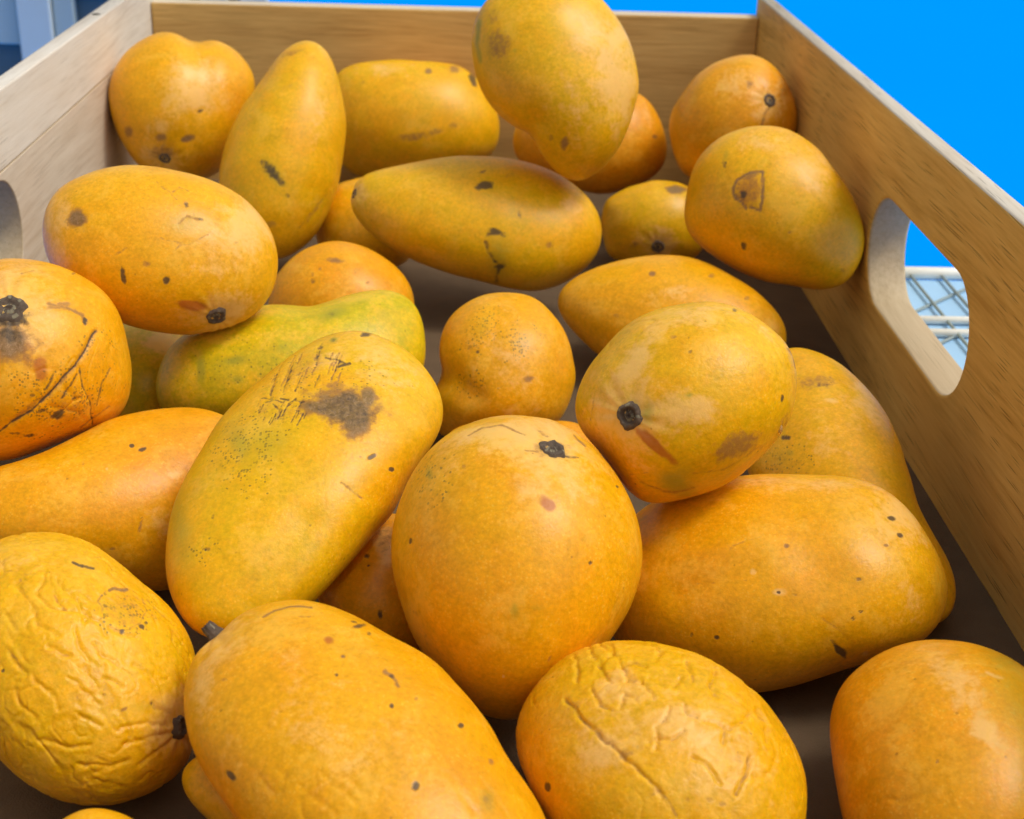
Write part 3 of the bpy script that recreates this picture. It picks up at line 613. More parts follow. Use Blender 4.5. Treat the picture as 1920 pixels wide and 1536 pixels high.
         marks=[('dark', 9.7, 16.5, 0.84, 0.67, 0, 0.9), ('dark', 13.0, 15.4, 1.51, 0.67, 25, 0.8), ('pale', 17.0, -6.0, 5.04, 5.72, 0, 0.5), ('orange', 21.2, 12.5, 11.77, 10.09, 0, 0.7), ('brown', 0.84, 0.7, [(12.9, -5.5), (12.1, -9.7)]), ('brown', 4.5, -14.8, 1.34, 0.67, 0, 0.6), ('pale', 22.8, 7.7, 2.35, 1.34, 0, 0.6), ('pale', 2.5, 9.3, 0.5, 0.5, 0, 1), ('brown', -4.4, 10.8, 0.67, 1.01, 0, 0.4), ('brown', 1.01, 0.3, [(-14.5, 5.9), (-13.6, -2.0)])],
         stems=[], sap=[], wrinkles=[(0.12, 5, 29.4, 21.1, 8.4, 20, 2, 0.15)]),
    dict(label='large yellow mango with a big grey-brown bruise, tilted at the centre left', hue=0.36, grid=160,
         centre=(-0.0393, -0.4879, 0.0496), axes=[[0.99393, 0.10262, -0.0396], [-0.01397, 0.47491, 0.87992], [0.10911, -0.87403, 0.47346]],
         outline=[34.9, 37.3, 39.9, 42.5, 45.2, 47.9, 50.2, 51.3, 50.5, 48.0, 44.6, 40.7, 36.7, 33.0, 30.0, 27.8, 26.3, 25.3, 24.7, 24.6, 25.0, 25.9, 26.9, 27.9, 29.5, 32.4, 37.1, 42.5, 46.6, 48.6, 49.4, 49.6, 49.4, 48.7, 47.2, 44.6, 41.4, 38.3, 35.8, 33.9, 32.5, 31.6, 31.1, 30.9, 30.8, 31.0, 31.7, 33.0],
         round_fit=(0.0008393, 0.0001348, -0.0004745), thick=25.3, lean=0.6, taper=0.001446,
         marks=[('brown', 11.1, 21.9, 9.35, 5.61, -12, 1), ('brown', 4.7, 21.8, 6.85, 2.34, -8, 1), ('brown', 14.1, 18.0, 4.67, 4.98, 0, 1), ('brown', 17.4, 24.9, 2.8, 3.74, 0, 0.9), ('dark', 12.2, 20.7, 8.72, 5.3, -12, 0.47), ('dark', 10.0, 24.3, 6.85, 1.87, 12, 0.5), ('dark', 5.5, 22.1, 4.67, 1.25, 0, 0.5), ('brown', -0.4, 33.4, 8.57, 3.43, 25, 0.35), ('brown', -7.7, 21.0, 6.85, 4.05, 0, 0.35), ('dark', 18.5, 8.2, 1.71, 0.78, 35, 0.9), ('dark', 24.1, 4.7, 0.78, 0.62, 0, 0.8), ('green', 7.9, 42.3, 1.09, 0.78, 20, 1), ('dark', 7.9, 42.0, 0.78, 0.62, 0, 0.5), ('dark', 17.3, 44.0, 1.71, 0.78, 10, 0.8), ('dark', 0.78, 0.7, [(5.6, 36.8), (8.5, 36.2), (11.5, 34.6)]), ('dark', 0.93, 0.8, [(9.3, 34.2), (12.3, 34.9)]), ('green', -17.8, 12.1, 4.05, 7.79, 25, 0.6), ('green', -10.4, 12.0, 8.57, 6.23, 0, 0.5), ('green', -34.8, -10.2, 4.05, 17.14, 12, 0.55), ('green', -22.1, 4.7, 10.9, 14.02, 30, 0.2), ('orange', 18.9, 16.6, 10.9, 7.79, -30, 0.35), ('orange', 25.2, 4.7, 9.35, 17.14, 30, 0.75), ('orange', 7.0, 28.6, 12.46, 3.74, -5, 0.5), ('pale', 22.2, 35.3, 12.46, 7.01, -40, 0.65), ('pale', 8.6, 37.3, 10.9, 3.74, 25, 0.5), ('brown', 0.78, 0.6, [(10.1, 1.0), (13.0, -1.3), (15.5, -3.6)]), ('speck', -16.3, 9.1, 7.79, 9.35, 0, 0.9), ('speck', -10.5, 16.5, 7.79, 6.23, 0, 0.7), ('dark', -26.2, -17.4, 0.93, 0.62, 0, 0.6), ('speck', -26.9, -17.4, 4.67, 3.12, 0, 0.8), ('dark', -24.8, -8.6, 0.62, 1.25, 0, 0.4), ('speck', 7.0, 28.6, 18.69, 9.35, 0, 0.5), ('brown', 11.8, -13.2, 1.25, 4.67, 30, 0.3), ('dent', 5.3, 1.2, [(-0.1, -10.0), (-13.1, -32.3)]), ('dent', 3.12, 0.5, [(7.0, 22.4), (17.4, 21.1)]), ('brown', 0.56, 0.6377160912324162, [(-4.6, 33.8), (-5.3, 32.0), (-5.9, 30.3)]), ('brown', 0.56, 0.615235392528022, [(-8.0, 40.6), (-9.1, 37.9), (-10.0, 35.3)]), ('brown', 0.56, 0.5691403731086883, [(-5.4, 32.1), (-6.2, 30.0), (-6.9, 27.9)]), ('brown', 0.56, 0.672375556860447, [(7.8, 38.5), (7.2, 37.1), (6.8, 35.8)]), ('dark', 0.56, 0.5403802978547138, [(4.5, 41.2), (3.4, 38.5), (2.5, 35.8)]), ('brown', 0.56, 0.6642388450833607, [(-8.7, 30.0), (-9.4, 28.0), (-10.0, 26.1)]), ('brown', 0.56, 0.7392281255176367, [(9.6, 38.3), (8.4, 35.6), (7.5, 32.9)]), ('brown', 0.56, 0.5150960823699412, [(-7.1, 35.0), (-7.5, 33.9), (-7.8, 32.8)]), ('brown', 0.56, 0.576344553769923, [(10.3, 37.6), (9.3, 35.3), (8.6, 33.0)]), ('brown', 0.56, 0.6252755378910597, [(7.5, 35.4), (6.7, 33.3), (6.0, 31.3)]), ('brown', 0.56, 0.7472968934606445, [(9.3, 35.3), (8.1, 32.4), (7.1, 29.6)]), ('dark', 0.56, 0.6641451060522597, [(4.6, 40.3), (3.4, 37.3), (2.5, 34.5)]), ('brown', 0.56, 0.48733045100449157, [(-5.0, 31.0), (-5.8, 28.8), (-6.5, 26.7)]), ('brown', 0.56, 0.6901785963772505, [(0.4, 33.6), (-0.4, 31.6), (-1.0, 29.7)]), ('brown', 0.56, 0.7118301073884604, [(-1.3, 38.6), (-1.9, 36.9), (-2.4, 35.2)]), ('brown', 0.56, 0.6152554323097437, [(-8.9, 31.9), (-9.3, 30.8), (-9.6, 29.8)]), ('dark', 0.56, 0.5429010160429018, [(9.1, 38.3), (8.5, 36.8), (8.0, 35.3)]), ('dark', 0.56, 0.7414285974381927, [(-8.2, 32.1), (-8.6, 31.1), (-8.9, 30.0)]), ('brown', 0.56, 0.5441491559748275, [(-3.4, 38.0), (-4.3, 35.3), (-5.1, 32.8)]), ('brown', 0.56, 0.7109674562217436, [(9.9, 32.1), (9.2, 30.3), (8.6, 28.6)]), ('dark', 0.56, 0.6360378406335786, [(-1.3, 31.2), (-2.3, 28.9), (-3.0, 26.6)]), ('dark', 0.56, 0.7309307708615516, [(9.6, 36.3), (8.8, 34.4), (8.2, 32.6)]), ('brown', 0.56, 0.4534372459092657, [(-0.7, 37.3), (-1.3, 35.7), (-1.8, 34.0)]), ('dark', 0.56, 0.4680241531883169, [(-1.3, 33.1), (-1.7, 32.1), (-2.1, 31.1)]), ('brown', 0.56, 0.6326591753369948, [(3.5, 36.3), (2.5, 33.9), (1.7, 31.5)]), ('dark', 0.56, 0.7389916741158772, [(-3.6, 35.0), (-4.5, 32.7), (-5.2, 30.5)]), ('brown', 0.56, 0.5032263063578793, [(-4.2, 35.3), (-5.1, 33.0), (-5.8, 30.8)]), ('brown', 0.56, 0.5401211920096768, [(-5.3, 32.3), (-6.3, 29.6), (-7.2, 26.9)]), ('dark', 0.56, 0.5430050086230279, [(-2.1, 30.9), (-2.5, 29.9), (-2.8, 28.9)]), ('dark', 0.56, 0.6534190835846237, [(-5.0, 30.6), (-5.6, 29.2), (-6.0, 27.7)]), ('brown', 0.56, 0.6524782191966598, [(3.9, 40.4), (3.0, 38.0), (2.2, 35.7)]), ('dark', 0.56, 0.5510130705134643, [(-4.4, 32.0), (-5.5, 29.1), (-6.5, 26.2)]), ('dark', 0.56, 0.6861020813604877, [(3.8, 31.3), (3.0, 29.5), (2.4, 27.6)]), ('dark', 0.56, 0.7091182804374221, [(-8.7, 28.6), (-9.4, 27.0), (-9.9, 25.5)]), ('dark', 0.5, 0.6357996121316019, [(-8.6, 19.7), (-9.3, 18.3)]), ('dark', 0.5, 0.7049916549127724, [(-5.1, 22.4), (-6.2, 20.1)]), ('dark', 0.5, 0.6204996773813414, [(-6.9, 21.0), (-7.7, 19.1)]), ('dark', 0.5, 0.5932057588024463, [(-12.7, 22.3), (-13.5, 20.6)]), ('dark', 0.5, 0.6176614499468234, [(-1.9, 21.2), (-2.9, 18.9)]), ('dark', 0.5, 0.5870013732538343, [(-0.1, 20.2), (-0.7, 18.9)]), ('dark', 0.5, 0.6131583146923826, [(-2.6, 21.0), (-4.2, 17.7)]), ('dark', 0.5, 0.7412892407633613, [(-0.9, 20.2), (-2.3, 17.2)]), ('dark', 0.5, 0.6908860996969914, [(-11.7, 23.1), (-12.3, 21.8)]), ('dark', 0.5, 0.5789660220823141, [(-5.9, 24.1), (-7.4, 21.0)]), ('dark', 0.5, 0.6009561478344084, [(-12.5, 21.8), (-13.2, 20.3)]), ('dark', 0.5, 0.46597398729408335, [(-9.8, 24.9), (-10.9, 22.5)]), ('dark', 0.5, 0.7415971171744125, [(-1.1, 23.7), (-1.8, 22.3)]), ('dark', 0.5, 0.5162409518599518, [(-6.0, 19.7), (-6.6, 18.4)]), ('dark', 0.5, 0.5218369799666224, [(-11.5, 19.4), (-12.2, 17.9)]), ('dark', 0.5, 0.7262259297240631, [(-9.5, 19.4), (-10.2, 17.9)]), ('dark', 0.5, 0.6769466808544033, [(-6.5, 21.4), (-7.5, 19.4)]), ('dark', 0.5, 0.46529185803137724, [(-9.6, 21.4), (-10.7, 19.0)]), ('dark', 0.5, 0.6825736555312498, [(-8.4, 20.5), (-9.8, 17.5)]), ('dark', 0.5, 0.45990332779537646, [(-12.5, 24.8), (-13.5, 22.5)]), ('dark', 0.55, 0.697998308116043, [(-5.2, 22.4), (-3.7, 23.4)]), ('dark', 0.55, 0.6608236437452355, [(-9.1, 23.1), (-7.4, 21.7)]), ('dark', 0.55, 0.6006977837026757, [(-8.6, 24.3), (-6.1, 23.4)]), ('dark', 0.55, 0.6921635696358008, [(-6.9, 24.6), (-4.6, 24.4)]), ('dark', 0.55, 0.7773073992603923, [(-6.1, 24.6), (-4.8, 24.2)]), ('dark', 0.55, 0.7900578062148739, [(-4.6, 23.3), (-2.7, 24.5)]), ('dark', 0.55, 0.7179804087751821, [(-11.1, 23.7), (-8.5, 24.3)]), ('dark', 0.55, 0.6651129817578728, [(-12.2, 24.9), (-9.2, 24.5)]), ('dark', 0.55, 0.7381110774325521, [(-3.3, 24.2), (-0.5, 23.5)]), ('dark', 0.55, 0.6752859095745706, [(-3.6, 22.3), (-2.2, 22.7)])],
         stems=[], sap=[], wrinkles=[(0.13, 5, 4.1, 34.9, 17.1, -20, 1.5, 0.12), (0.22, 4, 11.4, 21.0, 8.6, 25, 2.2, 0.16), (0.35, 30, 0, 0, 999, 0, 1, 0)]),
    dict(label='dark orange mango in the gap below the bruised yellow mango', hue=0.95, grid=51,
         centre=(-0.0178, -0.4923, 0.0182), axes=[[0.99838, 0.05316, -0.02041], [-0.01129, 0.53616, 0.84404], [0.05581, -0.84244, 0.53589]],
         outline=[18.2, 18.6, 18.5, 18.4, 18.4, 18.3, 18.0, 17.9, 18.2, 18.6, 19.0, 19.3, 19.9, 20.8, 21.6, 22.0, 22.4, 22.7, 22.4, 21.9, 21.4, 20.7, 20.0, 19.4, 19.1, 18.9, 18.6, 18.5, 18.7, 19.3, 20.0, 20.6, 21.4, 22.2, 22.3, 21.9, 21.2, 20.1, 19.0, 18.1, 17.4, 16.8, 16.4, 16.2, 16.3, 16.4, 16.7, 17.4],
         round_fit=(0.002736, 0.0002948, -4.53e-05), thick=18.6, lean=0.2, taper=0.000470,
         marks=[('brown', 1.4, 15.4, 5.43, 6.39, 20, 0.45), ('pale', 1.7, 12.3, 4.15, 6.39, 10, 0.9), ('dark', -3.5, 8.9, 0.8, 0.64, 0, 0.8), ('dark', 0.4, -7.9, 0.8, 1.44, 0, 0.8), ('dark', -3.1, 6.1, 0.64, 0.48, 0, 0.7)],
         stems=[], sap=[], wrinkles=[(0.25, 8, 1.4, 15.4, 8.0, 60, 2, 0.1)]),
    dict(label='round golden mango standing on end in the centre with a small red spot', hue=0.62, grid=108,
         centre=(0.0219, -0.5222, 0.0437), axes=[[0.99907, -0.02905, 0.03177], [-0.01179, 0.52521, 0.85089], [-0.04141, -0.85048, 0.52438]],
         outline=[33.8, 33.2, 32.8, 32.9, 33.1, 33.6, 34.2, 35.3, 36.8, 38.5, 39.9, 40.5, 40.2, 39.1, 37.5, 35.8, 34.2, 32.9, 32.1, 31.8, 31.8, 32.2, 32.6, 33.1, 33.7, 34.3, 34.9, 35.6, 36.3, 37.0, 37.8, 38.7, 39.8, 40.7, 41.4, 41.6, 41.7, 41.8, 41.8, 41.6, 41.1, 40.3, 39.2, 38.1, 37.0, 36.1, 35.3, 34.5],
         round_fit=(0.000763, 0.000143, -1.731e-05), thick=37.4, lean=0.1, taper=0.000259,
         marks=[('pale', -1.2, 34.7, 18.95, 4.96, 0, 0.8), ('pale', 12.5, 25.2, 10.2, 8.02, 10, 0.6), ('pale', -17.8, 26.9, 7.29, 4.37, 30, 0.4), ('orange', -6.6, 25.0, 6.56, 5.83, 0, 0.6), ('orange', 0.1, 21.5, 3.79, 3.21, 0, 0.6), ('red', 7.9, 15.9, 2.48, 1.6, -30, 1), ('brown', 9.1, 31.3, 4.96, 2.92, 0, 0.6), ('brown', 0.73, 0.7, [(-12.8, 34.6), (-9.0, 36.9), (-4.1, 37.6), (2.2, 35.2)]), ('brown', 1.02, 0.5, [(4.4, 37.3), (8.6, 35.4)]), ('brown', 0.87, 0.8, [(15.6, 35.7), (18.7, 32.8)]), ('brown', 0.73, 0.7, [(5.6, 30.1), (2.2, 30.5)]), ('dark', 0.73, 0.7, [(11.9, 29.6), (16.1, 28.7)]), ('dark', -27.7, 7.1, 0.58, 0.73, 0, 0.8), ('green', -22.7, 24.3, 1.17, 2.04, 20, 0.7), ('dark', -22.7, 24.0, 0.73, 1.17, 20, 0.5), ('green', -0.5, -10.4, 1.17, 2.04, 0, 0.7), ('green', 4.7, -9.8, 2.33, 0.87, 0, 0.5), ('dark', 18.5, 1.3, 0.58, 0.58, 0, 0.8), ('brown', -13.5, 25.9, 0.73, 0.73, 0, 0.6), ('dark', 26.9, 21.6, 0.58, 0.44, 0, 0.7), ('brown', 8.2, -22.6, 0.58, 1.46, -20, 0.6), ('brown', -26.1, -11.6, 1.46, 0.73, -40, 0.4), ('orange', 4.1, -3.2, 26.24, 18.95, 0, 0.4), ('pale', -5.2, 8.6, 13.12, 8.75, 0, 0.2), ('speck', -22.0, 22.8, 5.83, 7.29, 0, 0.6), ('pale', -3.4, -27.0, 0.44, 0.44, 0, 1)],  # long pale mark along the top paints the bright sheen there
         stems=[(9.3, 31.6, 3.35, 1.1)], sap=[], wrinkles=[(0.15, 12, 4.3, 33.9, 13.1, 0, 2, 0.07)]),
    dict(label='blotchy mango with its black stem end facing forward, atop the pile at centre right', hue=0.4, grid=78,
         centre=(0.0704, -0.486, 0.0779), axes=[[0.98721, -0.13714, 0.08131], [-0.01619, 0.42112, 0.90686], [-0.15861, -0.89658, 0.41351]],
         outline=[31.6, 31.8, 31.0, 29.7, 28.6, 28.2, 28.5, 29.5, 30.5, 30.7, 29.9, 28.6, 27.6, 26.9, 26.5, 26.2, 26.0, 25.9, 25.9, 26.2, 26.8, 27.7, 28.8, 29.8, 30.6, 31.4, 32.2, 32.7, 32.6, 32.0, 31.3, 30.9, 30.5, 30.0, 29.4, 28.7, 28.0, 27.6, 27.4, 27.4, 27.4, 27.4, 27.4, 27.6, 28.1, 29.0, 29.9, 30.9],
         round_fit=(0.001203, -9.988e-05, -0.0001642), thick=29.4, lean=0.1, taper=0.000246,
         marks=[('red', -9.0, -11.4, 6.75, 1.53, -42, 1), ('brown', 14.4, -11.7, 6.75, 3.99, 18, 0.62), ('brown', 10.2, -14.0, 3.37, 2.15, 60, 0.6), ('brown', 16.6, -10.6, 3.68, 2.15, 20, 0.6), ('green', -2.5, -22.8, 6.13, 3.68, -30, 0.9), ('green', -0.7, -20.0, 3.99, 3.07, 0, 0.6), ('pale', -14.4, 9.2, 3.99, 15.34, -35, 0.7), ('pale', 3.6, 24.0, 16.87, 3.99, 0, 0.55), ('pale', -3.5, -2.4, 10.74, 5.83, 10, 0.85), ('green', -10.4, -3.2, 2.15, 3.37, 0, 0.75), ('pale', -11.4, -2.4, 5.52, 5.52, 0, 0.6), ('orange', 0.7, 14.1, 7.67, 5.21, -10, 0.7), ('orange', -3.5, 4.7, 7.67, 3.07, 10, 0.6), ('orange', 19.3, 4.7, 9.2, 6.13, 0, 0.4), ('orange', -21.5, -13.0, 6.13, 9.2, 0, 0.5), ('pale', 22.6, 16.6, 6.13, 9.2, 0, 0.4), ('brown', 0.92, 0.7, [(28.4, 14.7), (30.2, 12.9), (30.6, 9.5)]), ('brown', 0.77, 0.5, [(-14.5, -27.2), (-18.8, -20.8), (-23.4, -14.7)]), ('brown', 0.92, 0.6, [(-12.5, -22.5), (-3.7, -25.6), (2.2, -24.0)]), ('brown', 0.77, 0.5, [(2.2, -19.7), (10.9, -18.6), (19.8, -12.8)]), ('brown', -3.3, 17.6, 1.23, 0.77, 0, 0.5), ('dark', 1.4, 13.3, 0.61, 0.61, 0, 0.6), ('dark', 26.5, 0.7, 0.46, 1.07, 0, 0.7), ('green', 1.1, 1.8, 1.07, 0.77, 0, 0.8), ('brown', 27.3, -5.5, 2.15, 2.45, 0, 0.4), ('dark', 13.7, 25.4, 0.77, 0.61, 0, 0.6), ('speck', 13.5, 7.6, 13.8, 13.8, 0, 0.14), ('brown', 0.77, 0.45, [(-24.9, 1.2), (-26.1, -5.5)]), ('brown', 0.77, 0.4, [(-6.5, -19.2), (-15.5, -20.4)])],
         stems=[(-15.5, -3.6, 3.68, 1.6)], sap=[(26.3, -7.4, 1.07)], wrinkles=[(0.25, 14, 0, 0, 999, -35, 2.4, 0.06), (0.45, 24, 0, 0, 999, 0, 1, 0)]),
    dict(label='long dull yellow mango lying along the right wall on the tray floor', hue=0.5, grid=100,
         centre=(0.1375, -0.4387, 0.0251), axes=[[0.96246, -0.232, 0.1409], [-0.01392, 0.47624, 0.8792], [-0.27108, -0.84816, 0.45513]],
         outline=[31.9, 29.8, 27.9, 26.2, 25.0, 24.4, 24.2, 24.3, 24.9, 26.0, 27.6, 30.0, 33.6, 38.7, 44.4, 49.3, 52.1, 51.5, 46.6, 38.3, 30.3, 25.2, 22.5, 20.9, 20.1, 19.7, 19.6, 19.7, 20.2, 21.1, 22.3, 23.9, 26.0, 28.5, 31.5, 35.0, 39.1, 43.7, 48.2, 51.3, 51.7, 49.7, 46.6, 43.7, 41.1, 38.8, 36.6, 34.3],
         round_fit=(0.001212, 0.000482, 0.0006801), thick=24.1, lean=0.7, taper=0.001442,
         marks=[('brown', -10.1, 34.8, 8.24, 2.69, 5, 0.5), ('dark', -9.2, 33.7, 2.15, 0.72, 0, 0.5), ('dark', -20.6, 16.6, 1.61, 0.9, 0, 0.8), ('green', -19.6, 11.4, 1.79, 1.43, 0, 0.6), ('green', -22.2, 9.7, 4.66, 3.94, 0, 0.4), ('pale', 7.8, 30.2, 8.24, 12.54, -40, 0.6), ('pale', -8.5, 16.4, 10.75, 16.12, 0, 0.35), ('pale', -6.2, 28.6, 2.15, 1.07, 0, 0.7), ('green', 17.2, -4.2, 4.66, 14.33, 15, 0.35), ('speck', -19.6, 9.6, 8.96, 8.96, 0, 0.6)],
         stems=[], sap=[], wrinkles=[]),
    dict(label='big smooth golden mango lying sideways at the right with few tiny spots', hue=0.55, grid=112,
         centre=(0.0974, -0.5039, 0.0285), axes=[[0.97582, -0.17864, 0.12593], [-0.0114, 0.53379, 0.84554], [-0.21827, -0.82653, 0.51885]],
         outline=[51.0, 51.2, 50.1, 47.8, 44.8, 41.8, 39.1, 36.8, 35.0, 33.6, 32.5, 31.6, 30.8, 30.3, 30.0, 30.1, 30.5, 31.6, 33.4, 36.4, 40.3, 44.3, 47.4, 48.9, 49.0, 47.9, 46.4, 45.1, 44.0, 42.6, 40.5, 38.1, 35.8, 34.1, 32.9, 32.3, 32.0, 32.0, 32.4, 33.3, 34.6, 36.4, 38.4, 40.7, 43.1, 45.6, 48.0, 49.9],
         round_fit=(0.0007088, -0.0003162, -6.704e-05), thick=30.1, lean=0.2, taper=0.000477,
         marks=[('dark', 33.4, 17.9, 1.4, 0.78, -10, 1), ('dark', 35.3, 13.1, 0.93, 0.78, 0, 1), ('dark', 17.5, -18.2, 2.8, 0.78, -52, 1), ('dark', 18.7, -18.9, 1.24, 0.93, -40, 0.8), ('pale', -5.0, 3.1, 1.09, 0.93, 0, 1), ('pale', 1.6, -2.5, 1.71, 1.09, 0, 1), ('dark', 1.7, -2.6, 0.78, 0.62, 0, 0.8), ('dark', 5.9, -3.2, 1.09, 0.62, 0, 0.6), ('brown', 4.2, 10.5, 0.78, 0.62, 0, 0.8), ('dark', 23.4, 0.9, 1.24, 0.62, 0, 0.6), ('brown', 31.1, 10.2, 0.93, 0.62, 0, 0.7), ('dark', 23.6, -7.8, 0.62, 0.62, 0, 0.8), ('dark', 21.4, -9.7, 0.62, 0.93, 0, 0.7), ('dark', -15.3, -15.1, 0.78, 0.62, 0, 0.7), ('dark', -22.2, -14.3, 0.62, 0.93, 0, 0.5), ('pale', 36.1, 18.9, 9.33, 7.78, -40, 0.7), ('pale', 8.4, 28.1, 21.78, 2.49, 0, 0.5), ('pale', 36.0, -4.0, 4.05, 9.33, 15, 0.4), ('orange', -21.3, 1.8, 18.67, 21.78, 0, 0.65), ('orange', 10.4, 4.7, 12.45, 12.45, 0, 0.5), ('green', 46.4, -1.1, 3.42, 9.33, 0, 0.35), ('brown', 0.78, 0.4, [(-2.2, 13.1), (-10.2, 10.2), (-14.2, 5.4)]), ('brown', 0.78, 0.5, [(12.9, -9.7), (16.9, -12.6), (20.0, -15.5)]), ('brown', 0.78, 0.4, [(-23.5, -0.4), (-6.8, 0.6)]), ('speck', 7.3, -5.4, 23.34, 12.45, 0, 0.16), ('pale', 24.9, -19.4, 0.93, 0.93, 0, 0.7), ('dent', 9.33, 1.6, [(5.1, 19.4), (13.1, 1.8)]), ('dent', 4.67, 0.8, [(-25.8, -2.6), (-6.7, 4.7)])],  # pale marks at the right end paint the light falling on it
         stems=[], sap=[], wrinkles=[]),
    dict(label='wrinkled yellow mango at the lower left edge with a faint ring scar', hue=0.47, grid=160,
         centre=(-0.0928, -0.5504, 0.0294), axes=[[0.9662, 0.21441, -0.14316], [-0.0091, 0.58333, 0.81218], [0.25765, -0.78343, 0.56556]],
         outline=[29.2, 28.2, 27.5, 27.0, 26.9, 27.0, 27.1, 27.6, 28.3, 29.2, 30.2, 31.3, 32.6, 33.8, 35.0, 36.1, 37.2, 38.1, 38.5, 38.2, 37.0, 35.3, 33.7, 32.4, 31.5, 30.8, 30.1, 29.4, 28.8, 28.2, 27.7, 27.5, 27.9, 28.7, 30.0, 31.6, 33.3, 34.7, 35.8, 36.9, 37.8, 38.4, 38.4, 37.5, 35.8, 33.9, 32.1, 30.5],
         round_fit=(0.001008, 6.811e-05, 0.0003168), thick=27.9, lean=0.3, taper=0.000783,
         marks=[('brown', 11.5, 14.0, 6.29, 5.47, 0, 0.36), ('brown', 0.82, 0.9, [(7.6, 18.6), (9.1, 19.5), (12.1, 19.3)]), ('brown', 0.68, 0.55, [(6.2, 13.2), (5.0, 15.8), (6.6, 18.3)]), ('brown', 0.68, 0.5, [(7.6, 10.0), (11.4, 8.8), (15.5, 10.8), (17.3, 14.3), (16.3, 17.7)]), ('speck', 11.9, 13.4, 6.16, 5.2, 0, 1), ('dark', 11.1, 8.6, 0.68, 0.82, 0, 0.8), ('dark', 15.9, 10.0, 0.82, 0.55, 0, 0.8), ('dark', 16.8, 10.9, 0.55, 0.55, 0, 0.7), ('dark', 6.9, 14.8, 0.55, 0.55, 0, 0.6), ('dark', 0.82, 0.95, [(-1.2, 25.4), (-0.0, 24.6), (1.9, 24.5), (4.1, 24.4)]), ('brown', 5.0, 27.7, 1.64, 0.41, 10, 0.4), ('red', 0.82, 0.6, [(-5.4, 16.9), (-3.6, 15.4), (-1.8, 13.6)]), ('red', 0.82, 0.5, [(-7.4, 4.2), (-4.4, 3.7), (-0.7, 2.7)]), ('red', 0.68, 0.5, [(3.4, 6.1), (7.3, 2.7), (10.5, 0.4)]), ('brown', 0.68, 0.5, [(-15.3, 4.8), (-12.8, 2.3), (-10.7, -1.8)]), ('dark', -15.3, -0.6, 0.55, 0.55, 0, 0.6), ('pale', -10.8, 26.2, 10.95, 4.11, 10, 0.4), ('dark', 19.1, -8.5, 0.55, 0.55, 0, 0.6), ('brown', 12.6, -9.7, 1.09, 0.55, 30, 0.6), ('green', 17.3, -9.1, 4.11, 1.64, 0, 0.4), ('orange', 22.3, -24.3, 10.95, 5.47, -30, 0.5), ('pale', -4.2, -28.9, 0.82, 0.82, 0, 0.5), ('crease', 0.57, 0.4, [(-5.4, 17.2), (-2.6, 14.3)]), ('crease', 0.57, 0.4, [(4.7, 5.6), (7.5, 2.8), (10.3, 0.7)]), ('crease', 0.57, 0.4, [(-5.5, 5.0), (-1.9, 3.2), (-0.6, 2.8)]), ('crease', 0.57, 0.4, [(-14.3, 3.7), (-12.8, 0.9), (-10.0, -1.3)]), ('crease', 0.57, 0.4, [(14.5, 1.0), (17.9, -1.9), (19.9, -4.2)]), ('crease', 0.57, 0.4, [(-12.5, -5.4), (-10.4, -9.0), (-7.6, -11.8)]), ('crease', 0.57, 0.4, [(7.3, 7.4), (5.3, 11.1), (2.4, 13.0)]), ('crease', 0.57, 0.4, [(-4.3, 21.5), (-3.1, 18.1), (0.1, 15.8), (2.5, 11.1)]), ('crease', 0.57, 0.4, [(8.1, 9.4), (11.8, 8.0), (14.6, 7.5)]), ('crease', 0.57, 0.4, [(12.5, -13.7), (18.4, -13.0), (24.3, -13.7)]), ('crease', 0.57, 0.4, [(13.1, -17.9), (20.6, -16.4), (25.4, -15.6)]), ('crease', 0.57, 0.4, [(17.2, -22.9), (22.2, -19.3), (26.4, -16.7)]), ('crease', 0.57, 0.4, [(-9.9, 14.3), (-7.8, 9.8), (-3.4, 7.3)]), ('crease', 0.57, 0.4, [(0.2, 9.2), (1.6, 4.8), (3.6, 1.7)]), ('crease', 0.57, 0.4, [(-8.9, -2.0), (-4.5, -5.8), (-2.4, -9.5)]), ('crease', 0.57, 0.4, [(-0.4, -2.1), (4.0, -5.8), (7.2, -8.3)]), ('crease', 0.57, 0.4, [(2.5, -10.8), (7.5, -13.4)]), ('crease', 0.57, 0.4, [(-15.6, 24.8), (-11.7, 22.8), (-7.4, 23.5)]), ('crease', 0.57, 0.4, [(-5.7, -16.4), (0.5, -18.3), (5.3, -17.8)]), ('crease', 0.57, 0.4, [(3.1, -22.2), (9.4, -23.7), (14.3, -21.9)]), ('crease', 0.57, 0.4, [(8.1, -2.1), (12.0, -4.6)]), ('crease', 0.57, 0.4, [(19.2, -8.5), (25.4, -11.9)]), ('crease', 0.57, 0.4, [(-11.0, 29.1), (-5.9, 28.5), (-3.3, 26.4)]), ('crease', 0.57, 0.4, [(-15.9, 13.0), (-13.2, 9.2)])],
         stems=[(27.3, -14.4, 2.74, 1.2)], sap=[], wrinkles=[(0.42, 6, 0, 0, 999, -52, 2.4, 0.13), (0.26, 3.4, 0, 0, 999, -45, 1.5, 0.2), (0.4, 22, 0, 0, 999, 0, 1, 0)]),
    dict(label='largest orange-yellow mango at the bottom centre with a dark stem stub', hue=0.7, grid=112,
         centre=(-0.0141, -0.5927, 0.0349), axes=[[0.99818, 0.05059, -0.03285], [-0.00664, 0.63339, 0.7738], [0.05995, -0.77218, 0.63258]],
